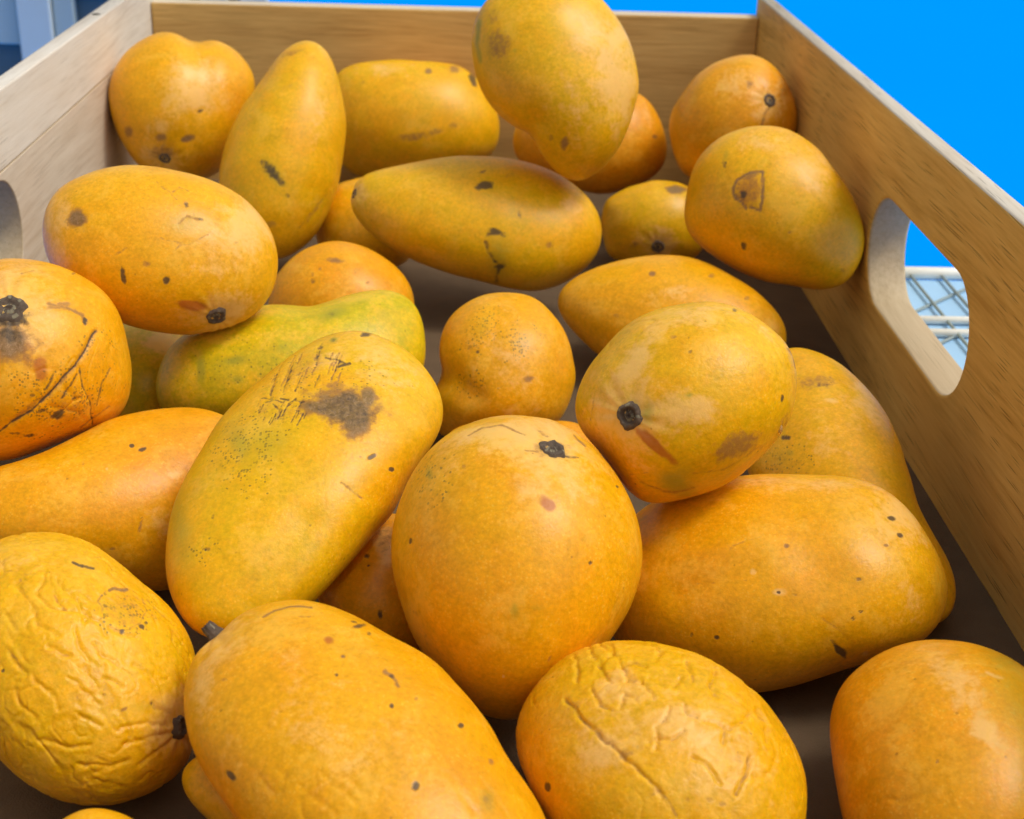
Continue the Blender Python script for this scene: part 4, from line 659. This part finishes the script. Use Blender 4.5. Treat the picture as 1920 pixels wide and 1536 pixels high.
         outline=[38.1, 35.4, 33.3, 31.8, 30.9, 30.2, 29.9, 29.8, 29.9, 30.1, 30.6, 31.4, 32.6, 34.1, 36.0, 38.0, 40.2, 42.6, 45.0, 46.7, 47.2, 45.4, 41.0, 36.0, 32.3, 30.3, 29.0, 28.0, 27.2, 26.7, 26.5, 26.7, 26.9, 27.3, 27.9, 29.1, 31.2, 33.8, 36.7, 39.6, 42.1, 44.1, 45.6, 46.5, 46.6, 45.6, 43.6, 41.0],
         round_fit=(0.0008838, -9.014e-05, 0.0004088), thick=26.3, lean=0.6, taper=0.001798,
         marks=[('dark', -29.5, -3.0, 1.35, 0.73, -50, 1), ('dark', 10.2, -5.1, 0.86, 0.98, 0, 1), ('dark', 20.2, 7.6, 0.73, 0.61, 0, 1), ('dark', 4.8, 11.6, 0.61, 0.61, 0, 0.9), ('dark', -7.3, 18.1, 0.49, 0.49, 0, 0.9), ('brown', -6.0, 22.3, 0.61, 0.49, 0, 0.9), ('brown', 0.98, 0.8, [(3.3, 19.3), (4.9, 18.1), (6.3, 16.0)]), ('dark', 4.8, 18.1, 0.73, 0.49, -40, 0.6), ('dark', -2.9, 29.7, 1.71, 0.61, 20, 0.8), ('dark', -0.5, 28.0, 0.61, 0.49, 0, 0.7), ('dark', -3.9, 30.8, 0.73, 0.37, 0, 0.7), ('brown', 0.61, 0.9, [(-24.4, 31.4), (-21.9, 33.2), (-18.4, 34.4), (-13.6, 34.2)]), ('brown', 0.49, 0.6, [(-16.3, 31.7), (-13.9, 31.5)]), ('red', -9.2, 26.0, 1.1, 1.1, 0, 0.7), ('pale', -37.0, 15.7, 3.18, 10.41, 0, 0.5), ('pale', -31.7, 27.6, 7.35, 4.41, 30, 0.45), ('pale', -10.3, 6.3, 23.27, 14.7, -20, 0.34), ('pale', -20.1, 20.0, 13.47, 6.12, 0, 0.25), ('crease', 0.73, 0.2, [(-10.0, -2.5), (-7.5, -4.4), (-2.5, -8.0)]), ('crease', 0.73, 0.18, [(-14.5, -4.7), (-9.9, -7.9), (-7.0, -11.2)]), ('crease', 0.73, 0.18, [(-5.5, -3.0), (0.2, -6.8)]), ('crease', 0.73, 0.15, [(24.3, -3.7), (27.9, -8.1), (30.3, -11.5)]), ('crease', 0.73, 0.15, [(20.6, -6.9), (23.0, -10.8)]), ('crease', 0.73, 0.12, [(-19.2, -1.4), (-16.2, -5.2)]), ('green', 26.0, -8.1, 2.69, 3.43, 0, 0.6), ('brown', 26.1, -8.1, 1.47, 1.96, 0, 0.4), ('brown', 27.0, -0.1, 0.61, 0.86, 30, 0.6), ('orange', 19.6, 0.8, 7.35, 15.92, 35, 0.6), ('orange', -31.7, -8.4, 4.9, 8.57, -30, 0.6), ('orange', -17.8, 20.0, 6.12, 4.9, 0, 0.4), ('brown', -31.8, 17.3, 0.98, 0.49, 0, 0.5), ('brown', 10.1, 13.3, 0.49, 0.49, 0, 0.5), ('speck', 1.1, 0.8, 24.49, 14.7, 0, 0.1)],
         stems=[(-36.5, 29.1, 2.33, 4.0)], sap=[], wrinkles=[(0.22, 9, 26.7, -5.9, 14.7, -60, 2.2, 0.1), (0.22, 9, -7.6, -9.0, 18.4, -32, 2.4, 0.09), (0.3, 22, 0, 0, 999, 0, 1, 0)]),
    dict(label='heavily shrivelled yellow mango at the bottom right of centre, skin crinkled on top', hue=0.5, grid=160,
         centre=(0.0553, -0.5875, 0.0262), axes=[[0.98975, -0.10547, 0.09633], [-0.0062, 0.64204, 0.76664], [-0.1427, -0.75938, 0.6348]],
         outline=[32.6, 30.7, 29.4, 28.6, 28.2, 28.2, 28.3, 28.4, 28.6, 29.0, 29.3, 29.6, 30.0, 30.5, 31.0, 31.5, 32.1, 32.6, 33.2, 33.9, 34.4, 34.6, 34.4, 34.0, 33.4, 32.5, 31.5, 30.7, 30.1, 29.9, 29.7, 29.7, 29.9, 30.4, 30.8, 31.2, 31.7, 32.4, 33.3, 34.4, 35.3, 36.1, 36.6, 36.8, 36.9, 36.7, 36.0, 34.5],
         round_fit=(0.0009987, -5.664e-05, 0.0001922), thick=27.8, lean=0.3, taper=0.000867,
         marks=[('brown', 0.89, 0.6, [(-21.9, 17.9), (-19.9, 15.1), (-17.4, 12.7), (-15.0, 10.0), (-12.0, 7.3), (-9.1, 5.1), (-5.0, 1.6), (-0.5, -3.5), (2.8, -8.0)]), ('red', 1.01, 0.4, [(-21.9, 17.9), (-15.0, 10.0), (-9.1, 5.1)]), ('brown', -7.9, 5.3, 3.04, 1.52, 30, 0.45), ('brown', -19.9, 15.8, 2.03, 1.77, 30, 0.4), ('pale', 1.2, 14.9, 24.06, 11.4, -10, 0.5), ('pale', -14.4, 6.8, 7.6, 6.33, 0, 0.5), ('dark', -26.4, -2.0, 0.76, 1.14, 10, 0.9), ('brown', -2.2, -2.9, 1.77, 1.27, 40, 0.4), ('brown', 9.9, -4.6, 1.01, 0.76, 0, 0.5), ('brown', 12.7, -5.5, 0.89, 0.63, 0, 0.5), ('brown', 0.89, 0.55, [(19.1, 4.5), (18.1, 0.5), (16.0, -3.5)]), ('brown', 16.7, 3.9, 1.01, 1.77, 20, 0.4), ('brown', 0.76, 0.5, [(18.3, 10.9), (19.8, 9.4)]), ('orange', -28.3, 10.6, 3.8, 11.4, 10, 0.7), ('orange', 22.4, 18.0, 5.06, 7.6, 40, 0.4), ('brown', -1.6, 22.9, 2.03, 1.01, 20, 0.3), ('brown', 5.2, -4.6, 0.76, 0.89, 0, 0.5), ('pale', 14.7, -0.1, 11.4, 7.6, 0, 0.4), ('crease', 0.56, 0.48, [(-17.3, 31.1), (-15.9, 28.1), (-13.4, 25.1), (-11.6, 21.2)]), ('crease', 0.56, 0.48, [(-14.3, 31.1), (-11.2, 28.5), (-8.9, 25.4), (-7.1, 22.5), (-4.4, 21.1)]), ('crease', 0.56, 0.48, [(-11.2, 27.9), (-13.9, 26.6)]), ('crease', 0.56, 0.48, [(-2.1, 31.0), (0.1, 27.8), (-1.3, 26.1)]), ('crease', 0.56, 0.48, [(-4.4, 21.1), (-2.8, 18.9), (-2.0, 17.1)]), ('crease', 0.56, 0.48, [(-8.9, 25.4), (-5.9, 26.1), (-3.2, 25.1)]), ('crease', 0.56, 0.48, [(-1.3, 6.4), (-0.9, 8.5), (-1.6, 10.6), (1.0, 12.7), (1.9, 14.9)]), ('crease', 0.56, 0.48, [(5.0, 15.3), (5.7, 13.2), (7.8, 12.8)]), ('crease', 0.56, 0.48, [(-3.1, 7.4), (-0.8, 8.5), (2.1, 8.1), (4.8, 9.8)]), ('crease', 0.56, 0.48, [(9.4, 11.9), (14.8, 10.2), (17.9, 12.1), (20.0, 14.3)]), ('crease', 0.56, 0.48, [(13.3, 7.3), (13.8, 9.9)]), ('crease', 0.56, 0.48, [(15.8, -3.3), (18.2, 1.0), (19.5, 4.4)]), ('crease', 0.56, 0.48, [(5.9, 25.4), (7.2, 22.5), (7.0, 21.0)]), ('crease', 0.56, 0.48, [(12.5, 23.6), (11.0, 19.9), (12.7, 17.4)]), ('crease', 0.56, 0.48, [(-20.6, 28.0), (-19.0, 24.6), (-19.5, 22.0)]), ('crease', 0.56, 0.48, [(-9.5, 14.9), (-8.1, 18.5), (-5.9, 17.3)]), ('crease', 0.56, 0.48, [(2.8, 19.7), (4.4, 21.6)]), ('crease', 0.56, 0.48, [(22.0, 15.3), (24.2, 11.7), (23.3, 8.0)]), ('crease', 0.56, 0.48, [(6.7, 4.4), (10.1, 2.1), (12.3, -1.2)]), ('crease', 0.56, 0.48, [(-15.6, 19.9), (-13.8, 16.2), (-10.7, 14.3)]), ('crease', 0.56, 0.48, [(-21.9, 17.9), (-17.4, 12.7), (-12.0, 7.3), (-5.0, 1.6), (-0.5, -3.5)])],
         stems=[], sap=[], wrinkles=[(0.35, 13, 2.4, 14.9, 24.1, 20, 1, 0.075), (0.3, 8, -3.4, 24.8, 13.9, 70, 1.3, 0.12), (0.4, 22, 0, 0, 999, 30, 1.4, 0.06), (0.16, 4, 0, 0, 999, 40, 1.6, 0.2), (0.5, 24, 0, 0, 999, 0, 1, 0)]),
    dict(label='orange mango turning green on its right side in the bottom right corner', hue=0.78, grid=101,
         centre=(0.1259, -0.5876, 0.026), axes=[[0.94387, -0.24907, 0.21697], [-0.00612, 0.64354, 0.76539], [-0.33026, -0.72376, 0.60589]],
         outline=[28.2, 28.1, 28.4, 28.9, 29.6, 30.3, 30.9, 31.5, 31.9, 32.1, 32.1, 32.0, 31.7, 31.2, 30.7, 30.2, 29.8, 29.2, 28.8, 28.5, 28.1, 27.7, 27.7, 27.7, 27.6, 27.6, 28.0, 28.6, 29.2, 30.0, 30.8, 31.5, 32.1, 32.5, 32.9, 33.2, 33.5, 33.8, 34.0, 34.1, 34.2, 34.2, 34.1, 33.5, 32.5, 31.1, 29.7, 28.7],
         round_fit=(0.001078, 0.0001638, 9.019e-06), thick=27.3, lean=0.4, taper=0.001102,
         marks=[('green', 15.4, 16.9, 7.66, 15.31, 10, 0.55), ('green', 13.7, 27.3, 7.66, 4.34, -20, 0.6), ('green', 15.0, 1.7, 5.1, 15.31, 0, 0.45), ('pale', 1.8, 21.2, 5.1, 12.76, 40, 0.5), ('pale', 7.3, 10.9, 5.1, 2.55, -45, 0.7), ('orange', -17.1, 13.7, 10.21, 14.04, 0, 0.7), ('orange', -18.4, -6.5, 7.66, 7.66, 0, 0.6), ('brown', -3.8, 4.2, 0.51, 0.51, 0, 0.6), ('pale', 0.89, 0.6, [(4.1, 10.7), (7.1, 8.5), (9.3, 6.0)]), ('pale', 0.77, 0.7, [(8.5, 24.3), (11.9, 22.8)])],  # first pale mark is sheen painted into the colour
         stems=[], sap=[], wrinkles=[(0.2, 12, -11.0, -4.1, 10.2, -70, 2, 0.07)]),
    dict(label='small mango tip poking out from under the largest mango at the bottom', hue=0.55, grid=47,
         centre=(-0.0442, -0.5852, 0.0126), axes=[[0.99008, 0.10891, -0.08874], [-0.00527, 0.66, 0.75125], [0.14039, -0.74333, 0.65403]],
         outline=[10.6, 9.2, 8.3, 7.7, 7.3, 7.0, 6.9, 6.9, 7.0, 7.3, 7.7, 8.2, 9.1, 10.4, 12.4, 14.7, 16.9, 18.7, 19.5, 19.2, 18.1, 16.7, 15.2, 13.9, 12.9, 12.0, 11.4, 11.0, 10.9, 10.8, 10.8, 10.7, 10.8, 11.1, 11.7, 12.4, 13.2, 14.0, 15.1, 16.3, 17.3, 18.0, 18.5, 18.7, 18.2, 16.7, 14.6, 12.4],
         round_fit=(0.008494, -0.0006275, 0.006256), thick=9.4, lean=0.1, taper=0.000280,
         marks=[],
         stems=[], sap=[], wrinkles=[]),
    dict(label='mango top just entering at the bottom edge below the wrinkled left mango', hue=0.6, grid=62,
         centre=(-0.0709, -0.6179, 0.0183), axes=[[0.97325, 0.16642, -0.15842], [-0.00316, 0.6991, 0.71502], [0.22974, -0.69539, 0.68092]],
         outline=[15.9, 15.8, 15.6, 15.6, 15.8, 15.9, 15.9, 16.1, 16.6, 17.0, 17.1, 17.2, 17.4, 17.5, 17.7, 17.9, 18.0, 17.8, 17.6, 17.6, 17.4, 16.9, 16.7, 16.6, 16.4, 16.1, 16.0, 15.9, 15.8, 15.8, 16.1, 16.4, 16.7, 17.1, 17.5, 17.8, 18.1, 18.4, 18.5, 18.4, 18.1, 17.8, 17.3, 16.8, 16.4, 16.2, 16.0, 15.9],
         round_fit=(0.003548, 0.0003802, 0.0002958), thick=16.5, lean=0.1, taper=0.000299,
         marks=[],
         stems=[], sap=[], wrinkles=[]),
    dict(label='smallish freckled mango standing alone in the centre with a dented left side', hue=0.68, grid=54,
         centre=(0.0218, -0.3505, 0.028), axes=[[0.99943, -0.0199, 0.02726], [-0.01702, 0.40017, 0.91628], [-0.02914, -0.91623, 0.3996]],
         outline=[25.1, 26.1, 28.2, 30.8, 33.0, 34.3, 34.6, 34.1, 32.9, 31.5, 30.3, 29.3, 28.6, 28.3, 28.3, 28.2, 28.2, 28.7, 29.3, 29.4, 29.1, 28.9, 28.8, 28.8, 28.4, 28.0, 28.0, 28.2, 28.5, 28.8, 29.0, 29.3, 29.6, 29.7, 29.6, 29.4, 29.3, 29.2, 29.2, 29.1, 28.9, 28.6, 28.3, 27.8, 27.2, 26.5, 25.7, 25.1],
         round_fit=(0.001199, 8.697e-05, -0.0001055), thick=27.6, lean=0.2, taper=0.000367,
         marks=[('speck', -7.3, 14.4, 4.56, 8.71, -20, 1), ('speck', 7.9, 10.8, 6.22, 7.05, 0, 1), ('speck', -11.3, 8.4, 4.56, 3.73, 0, 0.9), ('speck', -12.3, -5.4, 7.05, 4.56, 0, 0.8), ('speck', 8.5, 10.4, 4.15, 4.98, 0, 0.8), ('green', 7.5, 10.4, 4.98, 5.39, 0, 0.4), ('green', -7.3, 15.4, 3.32, 7.05, -20, 0.4), ('dark', -9.1, 6.4, 1.04, 0.83, 0, 0.7), ('dark', -11.9, 8.0, 1.04, 0.83, 0, 0.6), ('brown', 9.9, -3.7, 2.28, 1.24, 20, 0.7), ('brown', -13.1, -5.0, 2.9, 1.24, -20, 0.4), ('pale', 1.6, 0.5, 12.44, 20.73, 0, 0.45), ('brown', 1.04, 0.35, [(-2.4, 18.4), (-3.4, 8.4), (-4.3, 0.5)]), ('pale', -1.4, -7.0, 0.83, 0.62, 0, 0.8), ('dent', 5.39, 1.9, [(-26.3, -2.6), (-18.4, -3.9), (-12.3, -9.4)]), ('dent', 3.32, 0.5, [(-3.4, 20.5), (-4.3, 2.5), (-8.3, -9.4)]), ('orange', -20.7, 14.7, 4.15, 8.29, 0, 0.7), ('orange', 24.0, 10.7, 3.32, 12.44, 0, 0.7), ('orange', -18.5, -19.6, 6.22, 4.15, 0, 0.4)],
         stems=[], sap=[], wrinkles=[(0.3, 10, 7.6, -14.4, 14.5, 10, 2.4, 0.1), (0.1, 4, 19.6, 4.5, 10.4, 0, 1, 0.2), (0.5, 20, 0, 0, 999, 0, 1, 0)]),
    dict(label='sliver of an orange mango showing between the freckled mango and the centre round one', hue=0.98, grid=57,
         centre=(0.0283, -0.4043, 0.0166), axes=[[0.9989, -0.03291, 0.03346], [-0.01469, 0.4578, 0.88893], [-0.04458, -0.88845, 0.45681]],
         outline=[27.5, 26.2, 24.8, 23.0, 20.5, 18.2, 16.7, 15.7, 15.1, 14.8, 14.5, 14.1, 13.8, 13.6, 13.8, 14.1, 14.8, 15.8, 17.4, 19.6, 21.7, 23.4, 25.1, 27.0, 28.1, 28.1, 27.3, 25.9, 23.9, 21.5, 19.2, 17.3, 16.0, 15.1, 14.5, 14.2, 14.1, 14.3, 14.7, 15.2, 16.0, 17.2, 19.0, 21.4, 24.5, 27.2, 28.6, 28.5],
         round_fit=(0.003132, -0.001996, 1.648e-05), thick=14.2, lean=0.2, taper=0.000398,
         marks=[],
         stems=[], sap=[], wrinkles=[]),
]


def lattice(seed, n=32):
    return np.random.default_rng(seed).random((n, n, n)).astype(np.float32)


LAT = [lattice(s) for s in range(4)]


def vnoise(p, k=0):
    """Smooth value noise, roughly -1..1."""
    L = LAT[k]
    i = np.floor(p).astype(int)
    f = p - i
    f = f * f * f * (f * (f * 6 - 15) + 10)
    i &= 31
    j = (i + 1) & 31
    def g(a, b, c):
        return L[a, b, c]
    x0, y0, z0 = i.T; x1, y1, z1 = j.T
    fx, fy, fz = f.T
    c00 = g(x0, y0, z0) * (1 - fx) + g(x1, y0, z0) * fx
    c10 = g(x0, y1, z0) * (1 - fx) + g(x1, y1, z0) * fx
    c01 = g(x0, y0, z1) * (1 - fx) + g(x1, y0, z1) * fx
    c11 = g(x0, y1, z1) * (1 - fx) + g(x1, y1, z1) * fx
    c0 = c00 * (1 - fy) + c10 * fy
    c1 = c01 * (1 - fy) + c11 * fy
    return (c0 * (1 - fz) + c1 * fz) * 2 - 1


SPH = {}


def quad_sphere(n):
    """Unit sphere from six n x n grids, vertices shared along the seams."""
    if n in SPH:
        return SPH[n]
    t = np.tan(np.linspace(-1, 1, n + 1) * math.pi / 4)
    a, b = np.meshgrid(t, t, indexing='ij')
    a = a.ravel(); b = b.ravel(); o = np.ones_like(a)
    P = np.concatenate([np.stack(s, 1) for s in ((o, a, b), (-o, b, a), (b, o, a), (a, -o, b), (a, b, o), (b, a, -o))])
    P /= np.linalg.norm(P, axis=1)[:, None]
    key = np.round(P * 1e5).astype(np.int64)
    _, first, inv = np.unique(key, axis=0, return_index=True, return_inverse=True)
    inv = inv.ravel()
    q = []
    idx = np.arange((n + 1) ** 2).reshape(n + 1, n + 1)
    for s in range(6):
        w = idx + s * (n + 1) ** 2
        q.append(np.stack([w[:-1, :-1], w[1:, :-1], w[1:, 1:], w[:-1, 1:]], -1).reshape(-1, 4))
    Q = inv[np.concatenate(q)]
    SPH[n] = (P[first], Q)
    return SPH[n]


def mesh_from(name, P, Q):
    me = bpy.data.meshes.new(name)
    me.vertices.add(len(P)); me.vertices.foreach_set("co", P.astype(np.float32).ravel())
    me.loops.add(Q.size); me.loops.foreach_set("vertex_index", Q.astype(np.int32).ravel())
    me.polygons.add(len(Q)); me.polygons.foreach_set("loop_start", np.arange(0, Q.size, 4, dtype=np.int32))
    me.update(calc_edges=True)
    return me


def seg_dist(x, y, pts):
    d = np.full(len(x), 1e9)
    for (ax, ay), (bx, by) in zip(pts[:-1], pts[1:]):
        ux, uy = bx - ax, by - ay
        t = np.clip(((x - ax) * ux + (y - ay) * uy) / (ux * ux + uy * uy + 1e-9), 0, 1)
        d = np.minimum(d, np.hypot(x - ax - t * ux, y - ay - t * uy))
    return d


CHANNELS = ("dark", "brown", "green", "pale", "orange", "red", "speck", "wrinkle")


def stem_mesh(seed, r, h):
    """Dried stem scar: a ragged ring round a sunken core, or a short stub when tall."""
    rng = np.random.default_rng(seed)
    prof = [(1.25, -.5), (1.05, .05), (.92, .50), (.70, .62), (.56, .25), (.40, .12), (.24, .45), (.10, .30), (0, .1)] if h < .003 else \
           [(1.15, -.3), (.95, .15), (.78, .45), (.70, .80), (.60, 1.0), (.35, .98), (.15, .85), (0, .9)]
    N = 28
    bm = bmesh.new()
    wob = rng.normal(0, .05, N); wob = (wob + np.roll(wob, 1)) / 1.4
    rings = []
    for i, (pr, ph) in enumerate(prof[:-1]):
        ring = []
        for k in range(N):
            a = 2 * math.pi * k / N
            rr = r * pr * (1 + wob[k] + rng.normal(0, .025))
            ring.append(bm.verts.new((rr * math.cos(a), rr * math.sin(a), h * (ph + rng.normal(0, .07)))))
        rings.append(ring)
    top = bm.verts.new((0, 0, h * prof[-1][1]))
    for A, B in zip(rings[:-1], rings[1:]):
        for k in range(N):
            f = bm.faces.new((A[k], A[(k + 1) % N], B[(k + 1) % N], B[k]))
            f.material_index = 1 if A is rings[5] and rng.random() < .7 or A is rings[2] and rng.random() < .15 else 0
    for k in range(N):
        bm.faces.new((rings[-1][k], rings[-1][(k + 1) % N], top))
    bm.normal_update()
    me = bpy.data.meshes.new("stem")
    bm.to_mesh(me); bm.free()
    me.materials.append(STEM); me.materials.append(STEM_RIM)
    me.polygons.foreach_set('use_smooth', [True] * len(me.polygons))
    return me


def build_mango(i, d):
    S, Q = quad_sphere(d['grid'])
    N = 48
    co = np.array(d['outline'])
    th = np.arctan2(S[:, 1], S[:, 0])
    cp = np.hypot(S[:, 0], S[:, 1])
    # outline radius by trigonometric interpolation of the 48 samples
    F = np.fft.rfft(co) / N
    r = np.full(len(S), F[0].real)
    for k in range(1, 20):
        r += 2 * (F[k] * np.exp(1j * k * (th + math.pi))).real
    A, B, C = d['round_fit']
    r0 = 1 / np.sqrt(A + B * np.cos(2 * th) + C * np.sin(2 * th))
    r = r0 + (r - r0) * cp ** 2
    x0 = r * S[:, 0]; y0 = r * S[:, 1]
    z0 = d['thick'] * S[:, 2]
    k = 1 + d['taper'] * y0
    P = np.stack([x0 * k, y0 * k, z0 * k - d['lean'] * y0], 1)
    front = np.clip(S[:, 2] * 6 + .9, 0, 1)
    me = mesh_from("mango", P, Q)
    nrm = np.empty(len(P) * 3, np.float32)
    me.vertices.foreach_get("normal", nrm)
    nrm = nrm.reshape(-1, 3)
    if (nrm * P).sum() < 0:
        Q = Q[:, ::-1]
        bpy.data.meshes.remove(me)
        me = mesh_from("mango", P, Q)
        me.vertices.foreach_get("normal", nrm.reshape(-1)); nrm = -nrm if (nrm * P).sum() < 0 else nrm
    sd_ = np.array([i * 7.3, i * 3.1, i * 5.7])
    disp = .35 * vnoise(P / 24 + sd_, 0) + .12 * vnoise(P / 9 + sd_, 1)
    ch = {c: np.zeros(len(P)) for c in CHANNELS}
    ragged = vnoise(P / 3.2 + sd_, 2) * .28 + vnoise(P / 1.5 + sd_, 3) * .14
    for m in d['marks']:
        if isinstance(m[3], list):
            c, w, s, pts = m
            if c == 'dent':
                disp -= s * np.exp(-(seg_dist(x0, y0, pts) / w) ** 2) * np.clip(S[:, 2] * 3 + 1, 0, 1)
                continue
            if c == 'crease':
                dc = seg_dist(x0 + ragged * 1.4, y0 + ragged * 1.4, pts)
                cut = np.exp(-(dc / w) ** 2) * (1 + ragged)
                disp += s * (.34 * np.exp(-(dc / (3.4 * w)) ** 2) - cut) * front
                ch['brown'] = np.maximum(ch['brown'], .40 * np.clip(cut, 0, 1) * min(1, s * 2) * front)
                continue
            dist = seg_dist(x0 + ragged * 1.2, y0 + ragged * .8, pts)
            f = s * np.clip(1 - dist / w, 0, 1)
            if c in ('dark', 'brown'):
                disp -= .16 * s * np.exp(-(dist / max(w, .5)) ** 2) * front
        else:
            c, x, y, rx, ry, an, s = m
            a = math.radians(an)
            u = (x0 - x) * math.cos(a) + (y0 - y) * math.sin(a)
            v = -(x0 - x) * math.sin(a) + (y0 - y) * math.cos(a)
            q = np.sqrt((u / rx) ** 2 + (v / ry) ** 2)
            if c in ('pale', 'green', 'orange'):
                f = s * np.exp(-(q * (1 + ragged * .6)) ** 2 * .8)
            elif c == 'speck':
                f = s * np.clip(1.6 - q * (1 + ragged), 0, 1)
            else:
                f = s * np.clip(1.5 - q * (1 + ragged * .8), 0, 1)
        ch[c] = np.maximum(ch[c], f * front)
    for amp, lam, cx, cy, rad, ang, stretch, width in d['wrinkles']:
        reg = np.ones(len(P)) if rad > 900 else np.exp(-(((x0 - cx) ** 2 + (y0 - cy) ** 2) / rad ** 2) ** 1.5) * front
        a = math.radians(ang)
        u = (P[:, 0] * math.cos(a) + P[:, 1] * math.sin(a)) / stretch
        v = -P[:, 0] * math.sin(a) + P[:, 1] * math.cos(a)
        wp = np.stack([u, v, P[:, 2]], 1) / lam + sd_
        if width > 0:
            wv = np.stack([vnoise(wp * .9 + 5, 1), vnoise(wp * .9 + 9, 2), vnoise(wp * .9 + 13, 3)], 1)
            n = vnoise(wp + wv * .6, 0) + .18 * vnoise(wp * 3.1 + 2, 1)
            fold = np.exp(-(n / width) ** 2) * np.clip(.5 + 1.5 * vnoise(wp * .7 + 3, 2), 0, 1)
            swell = np.exp(-(n / (width * 4)) ** 2)
            disp += reg * amp * (.22 * swell - fold + .25 * n)
            ch['wrinkle'] = np.maximum(ch['wrinkle'], reg * min(1, amp * 1.6))
            if amp > .4:
                ch['brown'] = np.maximum(ch['brown'], .34 * fold * reg)
        else:
            disp += reg * amp * 1.3 * vnoise(wp + 4, 1)
    for sx, sy, sr, sh_ in d['stems']:
        q = ((x0 - sx) ** 2 + (y0 - sy) ** 2) / (sr * 2.2) ** 2
        disp -= np.where(S[:, 2] > -.2, 1.1 * np.exp(-q), 0)
        # creases radiating into the stem end
        an = np.arctan2(y0 - sy, x0 - sx)
        qq = np.sqrt(q)
        disp += np.where(S[:, 2] > -.2, .16 * np.sin(an * 9 + 2 * np.sin(an * 2 + i)) * np.exp(-((qq - .9) / .7) ** 2), 0)
        ch['pale'] = np.maximum(ch['pale'], .75 * np.exp(-q * .35) * front)
    P2 = (P + nrm * disp[:, None]) / 1000
    me.vertices.foreach_set("co", P2.astype(np.float32).ravel())
    me.update()
    for c, val in ch.items():
        at = me.attributes.new(c, 'FLOAT', 'POINT')
        at.data.foreach_set("value", val.astype(np.float32))
    o = link("mango", me, SKIN)
    ax = [Vector(v) for v in d['axes']]
    rot = Matrix((ax[0], ax[1], ax[2])).transposed()
    o.matrix_world = Matrix.Translation(d['centre']) @ rot.to_4x4()
    o['hue'] = float(d['hue'])
    tag(o, d['label'], "mango", "ripe mangoes heaped in the tray")
    vn = np.empty(len(P) * 3, np.float32)
    me.vertices.foreach_get("normal", vn); vn = vn.reshape(-1, 3)
    for j, (sx, sy, sr, sh_) in enumerate(d['stems']):
        sc = (x0 - sx) ** 2 + (y0 - sy) ** 2 + np.where(S[:, 2] < -.12, 1e6, 0)
        q = int(np.argmin(sc))
        s = link("stem", stem_mesh(i * 10 + j, sr / 1000, sh_ * (1.5 if sh_ < 2 else 1) / 1000), None, o)
        nv = Vector(vn[q].tolist())
        s.matrix_parent_inverse = Matrix.Identity(4)
        s.location = Vector(P2[q].tolist()) - nv * .0002
        s.rotation_mode = 'QUATERNION'
        s.rotation_quaternion = nv.to_track_quat('Z', 'Y')
    for sx, sy, sr in d.get('sap', ()):
        q = int(np.argmin((x0 - sx) ** 2 + (y0 - sy) ** 2 + np.where(S[:, 2] < -.12, 1e6, 0)))
        bm = bmesh.new()
        bmesh.ops.create_uvsphere(bm, u_segments=16, v_segments=10, radius=sr / 1000)
        dm = bpy.data.meshes.new("sap_drop"); bm.to_mesh(dm); bm.free()
        s = link("sap_drop", dm, SAP, o)
        s.matrix_parent_inverse = Matrix.Identity(4)
        s.location = Vector(P2[q].tolist())
        s.scale = (.7, 1.3, .7)
    return o


for i, d in enumerate(MANGOES):
    build_mango(i, d)
